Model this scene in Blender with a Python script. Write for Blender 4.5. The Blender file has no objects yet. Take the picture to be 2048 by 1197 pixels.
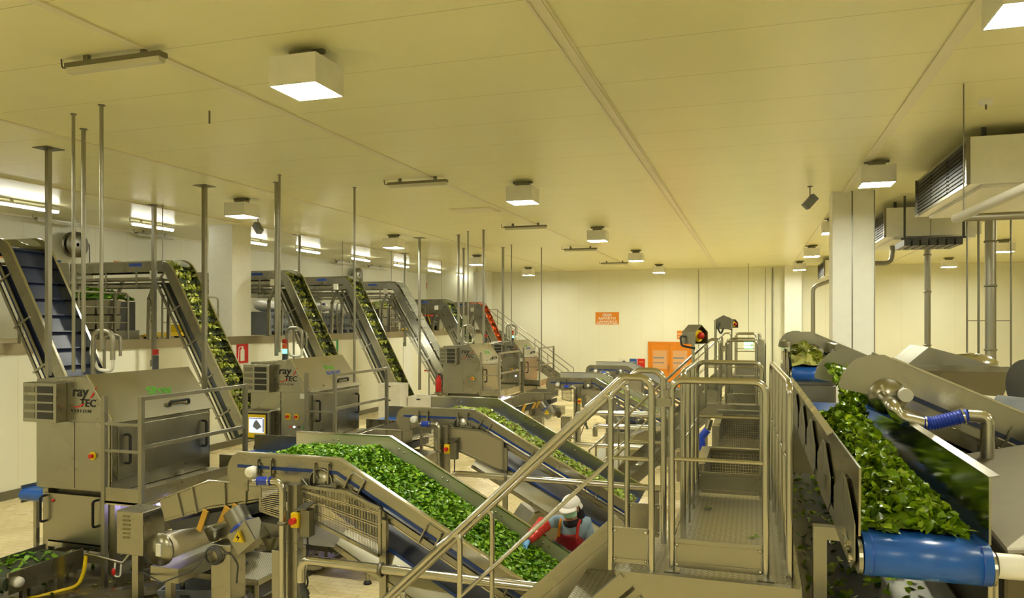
import bpy, math, random
from mathutils import Vector, Matrix
from mathutils import noise as mnoise
R = random.Random(11)
SC = bpy.context.scene
COL = SC.collection
# ------------------------------------------------------------------ camera model (metres)
TH = math.radians(17.82); CT, ST = math.cos(TH), math.sin(TH)
EYE = Vector((0, 0, 3.6)); FPX = 1500.0
def at(px, py, X=None, Y=None, Z=None, f=None):
    """a pixel of the 2048x1197 photograph -> a point in the room on a known plane"""
    u = (px - 1024) / FPX; v = (643 - py) / FPX
    d = Vector((u * CT - ST, u * ST + CT, v))
    if X is not None: k = X / d.x
    elif Y is not None: k = Y / d.y
    elif Z is not None: k = (Z - 3.6) / d.z
    else: k = f
    return EYE + d * k
# ------------------------------------------------------------------ materials
def lin(h):
    h = h.lstrip('#'); o = []
    for i in (0, 2, 4):
        c = int(h[i:i+2], 16) / 255
        o.append(c / 12.92 if c <= .04045 else ((c + .055) / 1.055) ** 2.4)
    return (*o, 1)
def newmat(n):
    m = bpy.data.materials.new(n); m.use_nodes = True
    nt = m.node_tree; b = nt.nodes['Principled BSDF']
    return m, nt, b
def N(nt, t, **kw):
    n = nt.nodes.new(t)
    for k, v in kw.items(): setattr(n, k, v)
    return n
def coords(nt, scale=(1, 1, 1)):
    g = N(nt, 'ShaderNodeNewGeometry'); mp = N(nt, 'ShaderNodeMapping')
    mp.inputs['Scale'].default_value = scale
    nt.links.new(g.outputs['Position'], mp.inputs['Vector']); return mp.outputs['Vector']
def ramp(nt, fac, stops):
    r = N(nt, 'ShaderNodeValToRGB'); e = r.color_ramp.elements
    while len(e) < len(stops): e.new(.5)
    for el, (p, c) in zip(e, stops): el.position = p; el.color = c
    nt.links.new(fac, r.inputs['Fac']); return r.outputs['Color']
def plain(n, col, rough=.5, metal=0.0, var=.08, nscale=6, spec=.5):
    m, nt, b = newmat(n); c = lin(col)
    no = N(nt, 'ShaderNodeTexNoise'); no.inputs['Scale'].default_value = nscale; no.inputs['Detail'].default_value = 3
    nt.links.new(coords(nt), no.inputs['Vector'])
    k1 = 1 - var; k2 = 1 + var
    out = ramp(nt, no.outputs['Fac'], [(.3, (c[0]*k1, c[1]*k1, c[2]*k1, 1)), (.7, (min(1, c[0]*k2), min(1, c[1]*k2), min(1, c[2]*k2), 1))])
    nt.links.new(out, b.inputs['Base Color'])
    b.inputs['Roughness'].default_value = rough; b.inputs['Metallic'].default_value = metal
    b.inputs['Specular IOR Level'].default_value = spec
    return m
def steel(n, col, r0, r1, stretch=(1, 1, 1), bump=.0, scale=40):
    m, nt, b = newmat(n); c = lin(col)
    no = N(nt, 'ShaderNodeTexNoise'); no.inputs['Scale'].default_value = scale; no.inputs['Detail'].default_value = 4
    v = coords(nt, stretch); nt.links.new(v, no.inputs['Vector'])
    n2 = N(nt, 'ShaderNodeTexNoise'); n2.inputs['Scale'].default_value = 2.3; n2.inputs['Detail'].default_value = 4
    nt.links.new(coords(nt), n2.inputs['Vector'])
    mr = N(nt, 'ShaderNodeMapRange'); mr.inputs['From Min'].default_value = .3; mr.inputs['From Max'].default_value = .7
    mr.inputs['To Min'].default_value = r0; mr.inputs['To Max'].default_value = r1
    nt.links.new(n2.outputs['Fac'], mr.inputs['Value']); nt.links.new(mr.outputs[0], b.inputs['Roughness'])
    cc = ramp(nt, n2.outputs['Fac'], [(.25, (c[0]*.96, c[1]*.955, c[2]*.94, 1)), (.75, (min(1, c[0]*1.03), min(1, c[1]*1.03), min(1, c[2]*1.03), 1))])
    nt.links.new(cc, b.inputs['Base Color']); b.inputs['Metallic'].default_value = 1
    if bump:
        bp = N(nt, 'ShaderNodeBump'); bp.inputs['Strength'].default_value = bump; bp.inputs['Distance'].default_value = .003
        nt.links.new(no.outputs['Fac'], bp.inputs['Height']); nt.links.new(bp.outputs[0], b.inputs['Normal'])
    return m
def emit(n, col, s):
    m, nt, b = newmat(n)
    b.inputs['Base Color'].default_value = (.8, .8, .8, 1)
    b.inputs['Emission Color'].default_value = lin(col); b.inputs['Emission Strength'].default_value = s
    return m
M = {}
M['steel'] = steel('brushed_steel', '#a19f92', .24, .34, (1, 1, 1), 0, 60)
M['sheet'] = steel('satin_steel_sheet', '#a5a395', .27, .38, (1, 1, 1), 0, 90)
M['dsteel'] = steel('dull_steel', '#858376', .34, .48, (1, 1, 1), 0, 50)
M['tube'] = steel('polished_tube', '#bdbbb0', .14, .24, (1, 1, 1), 0, 30)
M['liner'] = steel('matt_liner_sheet', '#cfcdbb', .45, .6, (1, 1, 1), 0, 30)
M['obelt'] = plain('dark_olive_belt', '#333a26', .5, var=.2)
M['dkst'] = steel('worn_dark_steel', '#6d6858', .4, .55, (1, 1, 1), 0, 40)
M['galv'] = steel('zinc_pipe', '#9a988b', .35, .5, (1, 1, 1), 0, 20)
M['mirror'] = steel('wet_polished_sheet', '#aaa996', .10, .2, (1, 1, 1), 0, 24)
M['white'] = plain('white_enamel', '#e9e8df', .35, var=.03)
M['offwhite'] = plain('cream_plastic', '#dcd9cc', .4, var=.04)
M['bag'] = plain('white_plastic_film', '#eceeee', .3, var=.08, nscale=14)
M['greyp'] = plain('grey_plastic', '#7d838c', .5)
M['dgreyp'] = plain('dark_grey_plastic', '#3f4243', .5)
M['black'] = plain('black_rubber', '#17181a', .55)
M['blue'] = plain('blue_belt', '#1f5bb4', .3, var=.1, nscale=8)
M['navy'] = plain('navy_belt_edge', '#16397f', .35, var=.1)
M['dblue'] = plain('dark_blue_belt', '#2a3454', .42, var=.12)
M['bluep'] = plain('blue_plastic', '#1d3fb4', .3)
M['red'] = plain('red_paint', '#c4201c', .4)
M['orange'] = plain('orange_panel', '#dc8410', .4, var=.03)
M['yellow'] = plain('yellow_plastic', '#e8c811', .42)
M['green'] = plain('green_sign', '#1f9a52', .4)
M['spray'] = plain('spray_green_ink', '#48ac22', .5)
M['ink'] = plain('black_ink', '#161614', .5)
M['inkblue'] = plain('blue_ink', '#2c4fb0', .5)
M['signblue'] = plain('blue_sign', '#1c4f9e', .45)
M['ochre'] = plain('yellow_fibre_spring', '#c79a35', .5)
M['roller'] = plain('cream_roller', '#d9cfae', .35)
M['grille'] = plain('dark_grille', '#2c2b24', .6)
M['carrot'] = plain('orange_carrot', '#e0641a', .45, var=.25, nscale=30)
M['skin'] = plain('skin', '#a9745c', .55)
M['shirt'] = plain('pale_blue_shirt', '#8fa7bd', .75, var=.1, nscale=18)
M['apron'] = plain('red_plastic_apron', '#8c1a24', .28, var=.25, nscale=9)
M['sleeve'] = plain('red_plastic_sleeve', '#c43630', .22, var=.2, nscale=24)
M['glove'] = plain('blue_glove', '#5f9ad0', .45)
M['mask'] = plain('pale_green_mask', '#a9d3c0', .7)
M['scarf'] = plain('dark_scarf', '#1d1820', .85)
M['cap'] = plain('white_cotton', '#e9e4e2', .8, var=.03)
M['lampw'] = emit('lit_diffuser', '#fffde8', 90)
M['tubew'] = emit('lit_tube', '#fffdee', 15)
M['uv'] = emit('violet_white_lamp', '#c3b4ff', 1.3)
M['exit'] = emit('lit_green_sign', '#5ff0a0', 1.8)
M['led'] = emit('white_indicator', '#dfe4ff', 4)
M['ledg'] = emit('green_beacon', '#23e0a4', 1.2)
M['ledr'] = plain('red_beacon', '#a11c14', .3)
M['ledo'] = plain('amber_beacon', '#c4561c', .3)
M['lcd'] = emit('lcd_screen', '#b9c8f4', .5)
# clear guard film
m, nt, b = newmat('clear_acrylic'); b.inputs['Base Color'].default_value = lin('#e8ece0'); b.inputs['Roughness'].default_value = .15
b.inputs['Alpha'].default_value = .28; M['acrylic'] = m
m, nt, b = newmat('frosted_acrylic'); b.inputs['Base Color'].default_value = lin('#ddd9c0'); b.inputs['Roughness'].default_value = .3
b.inputs['Alpha'].default_value = .85; M['frost'] = m
m, nt, b = newmat('door_glass'); b.inputs['Base Color'].default_value = lin('#d9a878'); b.inputs['Roughness'].default_value = .12; M['doorglass'] = m
# leaves
def leafmat(n, cols, rough=.35):
    m, nt, b = newmat(n)
    g = N(nt, 'ShaderNodeNewGeometry')
    c = ramp(nt, g.outputs['Random Per Island'], [(i / (len(cols) - 1), lin(x)) for i, x in enumerate(cols)])
    no = N(nt, 'ShaderNodeTexNoise'); no.inputs['Scale'].default_value = 60
    nt.links.new(coords(nt), no.inputs['Vector'])
    mx = N(nt, 'ShaderNodeMix', data_type='RGBA', blend_type='MULTIPLY'); mx.inputs['Factor'].default_value = .3
    nt.links.new(c, mx.inputs['A'])
    nt.links.new(ramp(nt, no.outputs['Fac'], [(.3, (.6, .62, .5, 1)), (.7, (1, 1, 1, 1))]), mx.inputs['B'])
    nt.links.new(mx.outputs['Result'], b.inputs['Base Color'])
    b.inputs['Roughness'].default_value = rough
    b.inputs['Subsurface Weight'].default_value = 0
    return m
M['spinach'] = leafmat('spinach_leaf', ['#466608', '#638609', '#82a012', '#36500a', '#9bb51c', '#6d900b'], .24)
M['herb'] = leafmat('fresh_green_leaf', ['#457a0a', '#5c920e', '#78a81a', '#33600a', '#94bb2c', '#669612'], .34)
M['salad'] = leafmat('mixed_salad_leaf', ['#a3c63a', '#c3da5e', '#82a828', '#dfe79a', '#6b3a44', '#b3cf46', '#d2dd88'], .4)
M['endive'] = leafmat('pale_endive_leaf', ['#98a02c', '#b9b84c', '#77841c', '#c9c878', '#667718', '#8a9424'], .4)
M['heap'] = plain('leaf_mass', '#2c6a10', .5, var=.3, nscale=30)
M['heaplt'] = plain('pale_leaf_mass', '#6d8f2a', .5, var=.3, nscale=30)
# ceiling : glossy white panels with joints across the room
def panelmat(n, col, rough, axis, pitch, jw, jcol, coat=0):
    m, nt, b = newmat(n)
    g = N(nt, 'ShaderNodeNewGeometry'); sp = N(nt, 'ShaderNodeSeparateXYZ'); nt.links.new(g.outputs['Position'], sp.inputs[0])
    md = N(nt, 'ShaderNodeMath', operation='PINGPONG'); md.inputs[1].default_value = pitch / 2
    nt.links.new(sp.outputs[axis], md.inputs[0])
    lt = N(nt, 'ShaderNodeMath', operation='LESS_THAN'); lt.inputs[1].default_value = jw
    nt.links.new(md.outputs[0], lt.inputs[0])
    no = N(nt, 'ShaderNodeTexNoise'); no.inputs['Scale'].default_value = .9; no.inputs['Detail'].default_value = 3
    nt.links.new(g.outputs['Position'], no.inputs['Vector'])
    c = lin(col); base = ramp(nt, no.outputs['Fac'], [(.3, (c[0]*.97, c[1]*.965, c[2]*.95, 1)), (.7, c)])
    mx = N(nt, 'ShaderNodeMix', data_type='RGBA'); nt.links.new(lt.outputs[0], mx.inputs['Factor'])
    nt.links.new(base, mx.inputs['A']); mx.inputs['B'].default_value = lin(jcol)
    nt.links.new(mx.outputs['Result'], b.inputs['Base Color']); b.inputs['Roughness'].default_value = rough
    return m
M['wet'] = plain('wet_shaded_floor', '#4a4026', .22, var=.4, nscale=3)  # wet floor tone with the shade under the machine in its colour
M['ceil'] = panelmat('ceiling_panels', '#ece8b8', .3, 1, 1.25, .006, '#c4bd8a')
M['wall'] = panelmat('insulated_wall_panels', '#e8e7d2', .42, 0, 1.15, .005, '#d8cda4')
M['wally'] = panelmat('insulated_side_wall_panels', '#e8e7d2', .42, 1, 1.15, .005, '#d8cda4')
M['trim'] = plain('white_trim', '#e6dfc0', .35, var=.02)
M['column'] = plain('white_column_cladding', '#e8e8de', .4, var=.02)
# floor: small beige tiles, wet
m, nt, b = newmat('wet_beige_tiles')
bk = N(nt, 'ShaderNodeTexBrick'); bk.inputs['Scale'].default_value = 1.0
bk.inputs['Brick Width'].default_value = .24; bk.inputs['Row Height'].default_value = .12; bk.inputs['Mortar Size'].default_value = .004
bk.inputs['Color1'].default_value = lin('#efe0b2'); bk.inputs['Color2'].default_value = lin('#e6d5a2'); bk.inputs['Mortar'].default_value = lin('#bfac76')
nt.links.new(coords(nt), bk.inputs['Vector'])
no = N(nt, 'ShaderNodeTexNoise'); no.inputs['Scale'].default_value = .7; no.inputs['Detail'].default_value = 5
nt.links.new(coords(nt), no.inputs['Vector'])
mx = N(nt, 'ShaderNodeMix', data_type='RGBA', blend_type='MULTIPLY'); mx.inputs['Factor'].default_value = .28
nt.links.new(bk.outputs['Color'], mx.inputs['A']); nt.links.new(ramp(nt, no.outputs['Fac'], [(.35, (.62, .56, .42, 1)), (.62, (1, 1, 1, 1))]), mx.inputs['B'])
nt.links.new(mx.outputs['Result'], b.inputs['Base Color'])
nt.links.new(ramp(nt, no.outputs['Fac'], [(.35, (.12, .12, .12, 1)), (.65, (.4, .4, .4, 1))]), b.inputs['Roughness'])
M['floor'] = m
M['mezz'] = plain('mezzanine_screed', '#b5a67c', .6, var=.15, nscale=3)
M['fascia'] = steel('slab_edge_channel', '#a39a80', .45, .6)
# chequer plate
m, nt, b = newmat('chequer_plate'); b.inputs['Metallic'].default_value = 1; b.inputs['Base Color'].default_value = lin('#aeab96'); b.inputs['Roughness'].default_value = .34
ck = N(nt, 'ShaderNodeTexBrick'); ck.inputs['Brick Width'].default_value = .05; ck.inputs['Row Height'].default_value = .025; ck.inputs['Mortar Size'].default_value = .008; ck.inputs['Mortar Smooth'].default_value = .3
ck.inputs['Scale'].default_value = 1.0
rt = N(nt, 'ShaderNodeMapping'); rt.inputs['Rotation'].default_value = (0, 0, math.radians(45)); g = N(nt, 'ShaderNodeNewGeometry')
nt.links.new(g.outputs['Position'], rt.inputs['Vector']); nt.links.new(rt.outputs[0], ck.inputs['Vector'])
bp = N(nt, 'ShaderNodeBump'); bp.inputs['Strength'].default_value = 1; bp.inputs['Distance'].default_value = .006; bp.invert = True
nt.links.new(ramp(nt, ck.outputs['Fac'], [(.2, lin('#b9b5a0')), (.8, lin('#8f8b76'))]), b.inputs['Base Color'])
nt.links.new(ck.outputs['Fac'], bp.inputs['Height']); nt.links.new(bp.outputs[0], b.inputs['Normal'])
M['cheq'] = m
# perforated / wire sheet (real holes through alpha)
def perf(n, pitch, hole):
    m, nt, b = newmat(n); b.inputs['Metallic'].default_value = 1; b.inputs['Base Color'].default_value = lin('#b9b39f'); b.inputs['Roughness'].default_value = .4
    g = N(nt, 'ShaderNodeNewGeometry'); v = N(nt, 'ShaderNodeTexVoronoi'); v.inputs['Scale'].default_value = 1 / pitch; v.inputs['Randomness'].default_value = .0
    nt.links.new(g.outputs['Position'], v.inputs['Vector'])
    gt = N(nt, 'ShaderNodeMath', operation='GREATER_THAN'); gt.inputs[1].default_value = hole
    nt.links.new(v.outputs['Distance'], gt.inputs[0]); nt.links.new(gt.outputs[0], b.inputs['Alpha'])
    return m
M['perf'] = perf('perforated_sheet', .022, .36)

# ------------------------------------------------------------------ mesh builder
class MB:
    def __init__(s): s.v = []; s.f = []; s.sm = []
    def add(s, vs, fs, smooth=False):
        o = len(s.v); s.v += [Vector(p) for p in vs]
        for f in fs: s.f.append([o + i for i in f]); s.sm.append(smooth)
        return s
    def box(s, x0, x1, y0, y1, z0, z1):
        return s.add([(x0,y0,z0),(x1,y0,z0),(x1,y1,z0),(x0,y1,z0),(x0,y0,z1),(x1,y0,z1),(x1,y1,z1),(x0,y1,z1)],
                     [(0,3,2,1),(4,5,6,7),(0,1,5,4),(1,2,6,5),(2,3,7,6),(3,0,4,7)])
    def obox(s, c, hx, hy, hz):
        c = Vector(c); q = []
        for k in (-1, 1):
            for (i, j) in ((-1,-1),(1,-1),(1,1),(-1,1)): q.append(c + hx*i + hy*j + hz*k)
        return s.add(q, [(0,3,2,1),(4,5,6,7),(0,1,5,4),(1,2,6,5),(2,3,7,6),(3,0,4,7)])
    def bar(s, p, q, w, h, up=(0, 0, 1)):
        p = Vector(p); q = Vector(q); d = (q - p); L = d.length
        if L < 1e-6: return s
        d /= L; u = Vector(up)
        sd = d.cross(u)
        if sd.length < 1e-4: sd = d.cross(Vector((0, 1, 0)))
        sd.normalize(); u = sd.cross(d)
        return s.obox((p + q) / 2, sd * w / 2, d * L / 2, u * h / 2)
    def prism(s, pts, axis, a, b):
        """2D polygon pushed along one axis; 'y': pts are (x,z); 'x': (y,z); 'z': (x,y)"""
        n = len(pts); mk = {'y': lambda p, t: (p[0], t, p[1]), 'x': lambda p, t: (t, p[0], p[1]), 'z': lambda p, t: (p[0], p[1], t)}[axis]
        vs = [mk(p, a) for p in pts] + [mk(p, b) for p in pts]
        fs = [list(range(n))[::-1], list(range(n, 2*n))] + [(i, (i+1) % n, n + (i+1) % n, n + i) for i in range(n)]
        return s.add(vs, fs)
    def strip(s, path, d0, d1, a, b):
        """a bent bar following an (x,z) path between two offsets, from y=a to y=b"""
        lo, hi = offs(path, d0), offs(path, d1); n = len(path); vs = []
        for (p, q) in zip(lo, hi): vs += [(p[0], a, p[1]), (q[0], a, q[1]), (q[0], b, q[1]), (p[0], b, p[1])]
        fs = [(0, 1, 2, 3), (4*n-4, 4*n-1, 4*n-2, 4*n-3)]
        for i in range(n-1):
            for k in range(4): fs.append((4*i+k, 4*(i+1)+k, 4*(i+1)+(k+1) % 4, 4*i+(k+1) % 4))
        return s.add(vs, fs)
    def slab(s, pts, d):
        """any planar 3D polygon pushed along the vector d"""
        pts = [Vector(p) for p in pts]; d = Vector(d); n = len(pts)
        return s.add(pts + [p + d for p in pts], [list(range(n))[::-1], list(range(n, 2*n))] + [(i, (i+1) % n, n + (i+1) % n, n + i) for i in range(n)])
    def tube(s, pts, r, n=10, closed=False):
        pts = [Vector(p) for p in pts]; m = len(pts); rings = []
        t0 = (pts[1] - pts[0]).normalized()
        u = t0.cross(Vector((0, 0, 1)))
        if u.length < 1e-3: u = t0.cross(Vector((0, 1, 0)))
        u.normalize()
        rr = r if isinstance(r, (list, tuple)) else [r] * m
        for i in range(m):
            if closed: t = (pts[(i+1) % m] - pts[i-1])
            elif i == 0: t = pts[1] - pts[0]
            elif i == m-1: t = pts[-1] - pts[-2]
            else: t = (pts[i+1] - pts[i]).normalized() + (pts[i] - pts[i-1]).normalized()
            if t.length < 1e-9: t = t0
            t.normalize(); u = u - t * u.dot(t)
            if u.length < 1e-6: u = t.orthogonal()
            u.normalize(); w = t.cross(u)
            rings.append([pts[i] + (u * math.cos(2*math.pi*k/n) + w * math.sin(2*math.pi*k/n)) * rr[i] for k in range(n)])
        vs = [p for rg in rings for p in rg]; fs = []
        for i in range(m if closed else m-1):
            a = i * n; b = ((i+1) % m) * n
            for k in range(n): fs.append((a+k, a+(k+1) % n, b+(k+1) % n, b+k))
        s.add(vs, fs, True)
        if not closed:
            s.add(rings[0], [list(range(n))[::-1]]); s.add(rings[-1], [list(range(n))])
        return s
    def cyl(s, p, q, r, n=14): return s.tube([p, q], r, n)
    def lathe(s, prof, c, ax=(0, 0, 1), n=20, a0=0, a1=2*math.pi):
        """prof: (radius, height) pairs round an axis through c"""
        ax = Vector(ax).normalized(); u = ax.orthogonal().normalized(); w = ax.cross(u); c = Vector(c)
        vs = []
        for (r, h) in prof:
            for k in range(n):
                a = a0 + (a1 - a0) * k / n
                vs.append(c + ax*h + (u*math.cos(a) + w*math.sin(a)) * r)
        fs = []
        for i in range(len(prof)-1):
            for k in range(n): fs.append((i*n+k, i*n+(k+1) % n, (i+1)*n+(k+1) % n, (i+1)*n+k))
        return s.add(vs, fs, True)
    def ball(s, c, rx, ry, rz, n=14, m=9):
        c = Vector(c); vs = []
        for i in range(m+1):
            t = math.pi * i / m
            for k in range(n):
                a = 2*math.pi*k/n; vs.append(c + Vector((rx*math.sin(t)*math.cos(a), ry*math.sin(t)*math.sin(a), rz*math.cos(t))))
        fs = []
        for i in range(m):
            for k in range(n): fs.append((i*n+k, (i+1)*n+k, (i+1)*n+(k+1) % n, i*n+(k+1) % n))
        return s.add(vs, fs, True)
    def build(s, name, mat, parent=None, origin=None, bevel=0):
        if origin is None:
            lo = [min(p[i] for p in s.v) for i in range(3)]; hi = [max(p[i] for p in s.v) for i in range(3)]
            origin = Vector(((lo[0]+hi[0])/2, (lo[1]+hi[1])/2, lo[2]))
        origin = Vector(origin)
        me = bpy.data.meshes.new(name); me.from_pydata([p - origin for p in s.v], [], s.f)
        me.polygons.foreach_set('use_smooth', s.sm); me.update()
        me.materials.append(M[mat] if isinstance(mat, str) else mat)
        o = bpy.data.objects.new(name, me); COL.objects.link(o)
        put(o, origin, parent)
        if bevel:
            bv = o.modifiers.new('edge', 'BEVEL'); bv.width = bevel; bv.segments = 2; bv.limit_method = 'ANGLE'; bv.angle_limit = .8
        return o
W = {}
def put(o, world, parent=None):
    W[o.name] = Vector(world)
    if parent is not None:
        o.parent = parent; o.location = Vector(world) - W[parent.name]
    else: o.location = world
def thing(name, label, cat, loc, group=None):
    o = bpy.data.objects.new(name, None); COL.objects.link(o); o.empty_display_size = .1
    put(o, Vector(loc)); return tag(o, label, cat, group)
def tag(o, label, cat, group=None, kind=None):
    o['label'] = label; o['category'] = cat
    if group: o['group'] = group
    if kind: o['kind'] = kind
    return o
def struct(o): o['kind'] = 'structure'; return o
def note(o, label): o['label'] = label; return o
def dup(root, delta, label, group=None):
    """a copy of a thing, its parts and their sub-parts, moved by delta"""
    d = Vector(delta)
    def cp(o, parent):
        c = o.copy(); COL.objects.link(c); W[c.name] = W[o.name] + d
        if parent is None: c.parent = None; c.location = W[c.name]
        else: c.parent = parent; c.location = o.location.copy()
        for ch in list(o.children): cp(ch, c)
        return c
    r = cp(root, None); r['label'] = label
    if group: r['group'] = group
    return r
def fillet(pts, r, n=5, closed=False):
    """round the inner corners of a 3D polyline"""
    pts = [Vector(p) for p in pts]; out = [pts[0]]
    for i in range(1, len(pts)-1):
        a, b, c = pts[i-1], pts[i], pts[i+1]
        d1 = (a-b); d2 = (c-b); l1 = d1.length; l2 = d2.length; d1 /= l1; d2 /= l2
        ang = d1.angle(d2)
        if ang > 3.1: out.append(b); continue
        t = min(r / math.tan(ang/2), l1*.49, l2*.49)
        p, q = b + d1*t, b + d2*t
        for k in range(n+1):
            s = k/n; out.append((p*(1-s) + b*s)*(1-s) + (b*(1-s) + q*s)*s)
    out.append(pts[-1]); return out
def offs(path, d):
    """offset a 2D open polyline to its left by d"""
    out = []; n = len(path)
    for i in range(n):
        ns = []
        for (a, b) in ((i-1, i), (i, i+1)):
            if a >= 0 and b < n:
                dx, dy = path[b][0]-path[a][0], path[b][1]-path[a][1]; L = math.hypot(dx, dy); ns.append((-dy/L, dx/L))
        if len(ns) == 2:
            mx, my = ns[0][0]+ns[1][0], ns[0][1]+ns[1][1]; L2 = (mx*mx+my*my)/2
            out.append((path[i][0]+mx*d/L2, path[i][1]+my*d/L2))
        else: out.append((path[i][0]+ns[0][0]*d, path[i][1]+ns[0][1]*d))
    return out
def band(path, d0, d1): return offs(path, d1) + offs(path, d0)[::-1]
def along(path, s):
    """point and unit tangent at arc length s on a 2D path"""
    for i in range(len(path)-1):
        a, b = path[i], path[i+1]; L = math.hypot(b[0]-a[0], b[1]-a[1])
        if s <= L or i == len(path)-2:
            t = ((b[0]-a[0])/L, (b[1]-a[1])/L); return (a[0]+t[0]*s, a[1]+t[1]*s), t
        s -= L
def plen(path): return sum(math.hypot(path[i+1][0]-path[i][0], path[i+1][1]-path[i][1]) for i in range(len(path)-1))
def text(body, size, origin, ux, uy, mat, parent=None, name='lettering', shear=0, sx=1.0, align='LEFT', depth=.002, bold=.0):
    """flat raised lettering; ux is the reading direction, uy is up"""
    cu = bpy.data.curves.new('t', 'FONT'); cu.body = body; cu.size = size; cu.extrude = depth; cu.shear = shear; cu.align_x = align; cu.resolution_u = 2; cu.offset = bold*size
    ob = bpy.data.objects.new('t', cu); COL.objects.link(ob)
    dg = bpy.context.evaluated_depsgraph_get(); me = bpy.data.meshes.new_from_object(ob.evaluated_get(dg))
    ux = Vector(ux).normalized(); uy = Vector(uy).normalized(); uz = ux.cross(uy); o = Vector(origin)
    mb = MB(); mb.add([o + ux*v.co.x*sx + uy*v.co.y + uz*v.co.z for v in me.vertices], [list(p.vertices) for p in me.polygons])
    bpy.data.objects.remove(ob); bpy.data.curves.remove(cu); bpy.data.meshes.remove(me)
    return mb.build(name, mat, parent)
def leaf(mb, p, size, yaw, pitch, roll, fold=.25, wid=.62):
    m = Matrix.Translation(p) @ Matrix.Rotation(yaw, 4, 'Z') @ Matrix.Rotation(pitch, 4, 'Y') @ Matrix.Rotation(roll, 4, 'X')
    L = size; w = size*wid/2; z = fold*w; c = R.uniform(-.25, .25)*size
    pts = [(-L*.5, 0, 0), (-L*.22, w*.9, z), (-L*.22, -w*.9, z), (-L*.1, 0, -z*.3+c*.3), (L*.15, w, z+c*.5), (L*.15, -w, z+c*.5), (L*.2, 0, c*.45), (L*.5, 0, c)]
    mb.add([m @ Vector(q) for q in pts], [(0, 2, 3), (0, 3, 1), (1, 3, 6, 4), (3, 2, 5, 6), (4, 6, 7), (6, 5, 7)], True)

# ------------------------------------------------------------------ camera
cd = bpy.data.cameras.new('camera'); cam = bpy.data.objects.new('camera', cd); COL.objects.link(cam)
cam.location = EYE; cam.rotation_euler = (math.pi/2, 0, TH)
cd.sensor_width = 36; cd.lens = 36*FPX/2048; cd.shift_y = 44.5/2048; cd.clip_start = .05; cd.clip_end = 200
SC.camera = cam
w = bpy.data.worlds.new('world'); SC.world = w; w.use_nodes = True
w.node_tree.nodes['Background'].inputs['Color'].default_value = (.02, .02, .018, 1)
SC.view_settings.view_transform = 'Standard'; SC.view_settings.look = 'None'; SC.view_settings.gamma = 1
SC.view_settings.use_curve_mapping = False; SC.view_settings.exposure = 1.12
SC.cycles.max_bounces = 8; SC.cycles.sample_clamp_indirect = 12
# ------------------------------------------------------------------ the room
XL, XR, YF, YB, ZC = -18.4, 16.0, -6.0, 40.7, 6.4
XM = -14.3; ZM = 3.15           # mezzanine edge and level
struct(MB().box(XL-.2, XR+.2, YF-.2, YB+.2, -.2, 0).build('floor', 'floor'))
struct(MB().box(XL-.2, XR+.2, YF-.2, YB+.2, ZC, ZC+.2).build('ceiling', 'ceil'))
struct(MB().box(XL-.2, XR+.2, YB, YB+.2, 0, ZC).build('wall_back', 'wall'))
struct(MB().box(XL-.2, XR+.2, YF-.2, YF, 0, ZC).build('wall_front', 'wall'))
struct(MB().box(XL-.2, XL, YF, YB, 0, ZC).build('wall_left', 'wally'))
struct(MB().box(XR, XR+.2, YF, YB, 0, ZC).build('wall_right', 'wally'))
struct(MB().box(XM-.15, XM, YF, YB, 0, ZM-.2).build('wall_inner', 'wally'))
struct(MB().box(XL, XM, YF, YB, ZM-.2, ZM).build('floor_mezzanine', 'mezz'))
struct(MB().box(XM, XM+.04, YF, YB, ZM-.22, ZM+.01).build('trim_1', 'fascia'))
n = 2
for x, wd in ((-13.9, .10), (-9.95, .10), (-5.95, .10), (1.9, .14), (6.2, .1)):
    struct(MB().box(x-wd/2, x+wd/2, YF, YB, ZC-.022, ZC).build('trim_%d' % n, 'trim')); n += 1
mb = MB().box(-1.80-.085, -1.80+.085, YF, YB, ZC-.018, ZC).box(-1.80-.085, -1.80-.055, YF, YB, ZC-.034, ZC-.018).box(-1.8+.03, -1.8+.06, YF, YB, ZC-.034, ZC-.018)
struct(mb.build('trim_%d' % n, 'trim')); n += 1
mb = MB().box(XL, XL+.05, YF, YB, ZC-.05, ZC); struct(mb.build('trim_%d' % n, 'trim')); n += 1
mb = MB().box(XM, XR, YB-.05, YB, ZC-.05, ZC); struct(mb.build('trim_%d' % n, 'trim')); n += 1
struct(MB().box(XM, XM+.03, YF, YB, 0, .18).build('baseboard_left', 'dsteel'))
struct(MB().box(XM, XR, YB-.03, YB, 0, .25).build('baseboard_back', 'trim'))
# columns (cladding with its own joint)
def column(x0, x1, y0, y1, z0, k, seam=None):
    o = struct(MB().box(x0, x1, y0, y1, z0, ZC).build('column_%d' % k, 'column'))
    if seam is not None:
        MB().box(seam-.012, seam+.012, y0-.012, y0, z0, ZC).build('joint_strip', 'dsteel', o)
        MB().box(x1-.002, x1+.015, y0-.015, y0+.01, z0, ZC).build('corner_strip', 'dsteel', o)
    return o
column(-15.1, XM+.015, 18.1, 18.95, 0, 1)
column(1.64, 2.46, 17.6, 18.4, 0, 2, 2.03)
column(1.5, 2.3, 39.9, YB, 0, 3)
column(-15.1, XM+.01, YB-.9, YB, 0, 4)
struct(MB().box(-15.1, XM+.03, 29.2, 30.05, 0, ZM-.2).build('column_5', 'column'))
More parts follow.
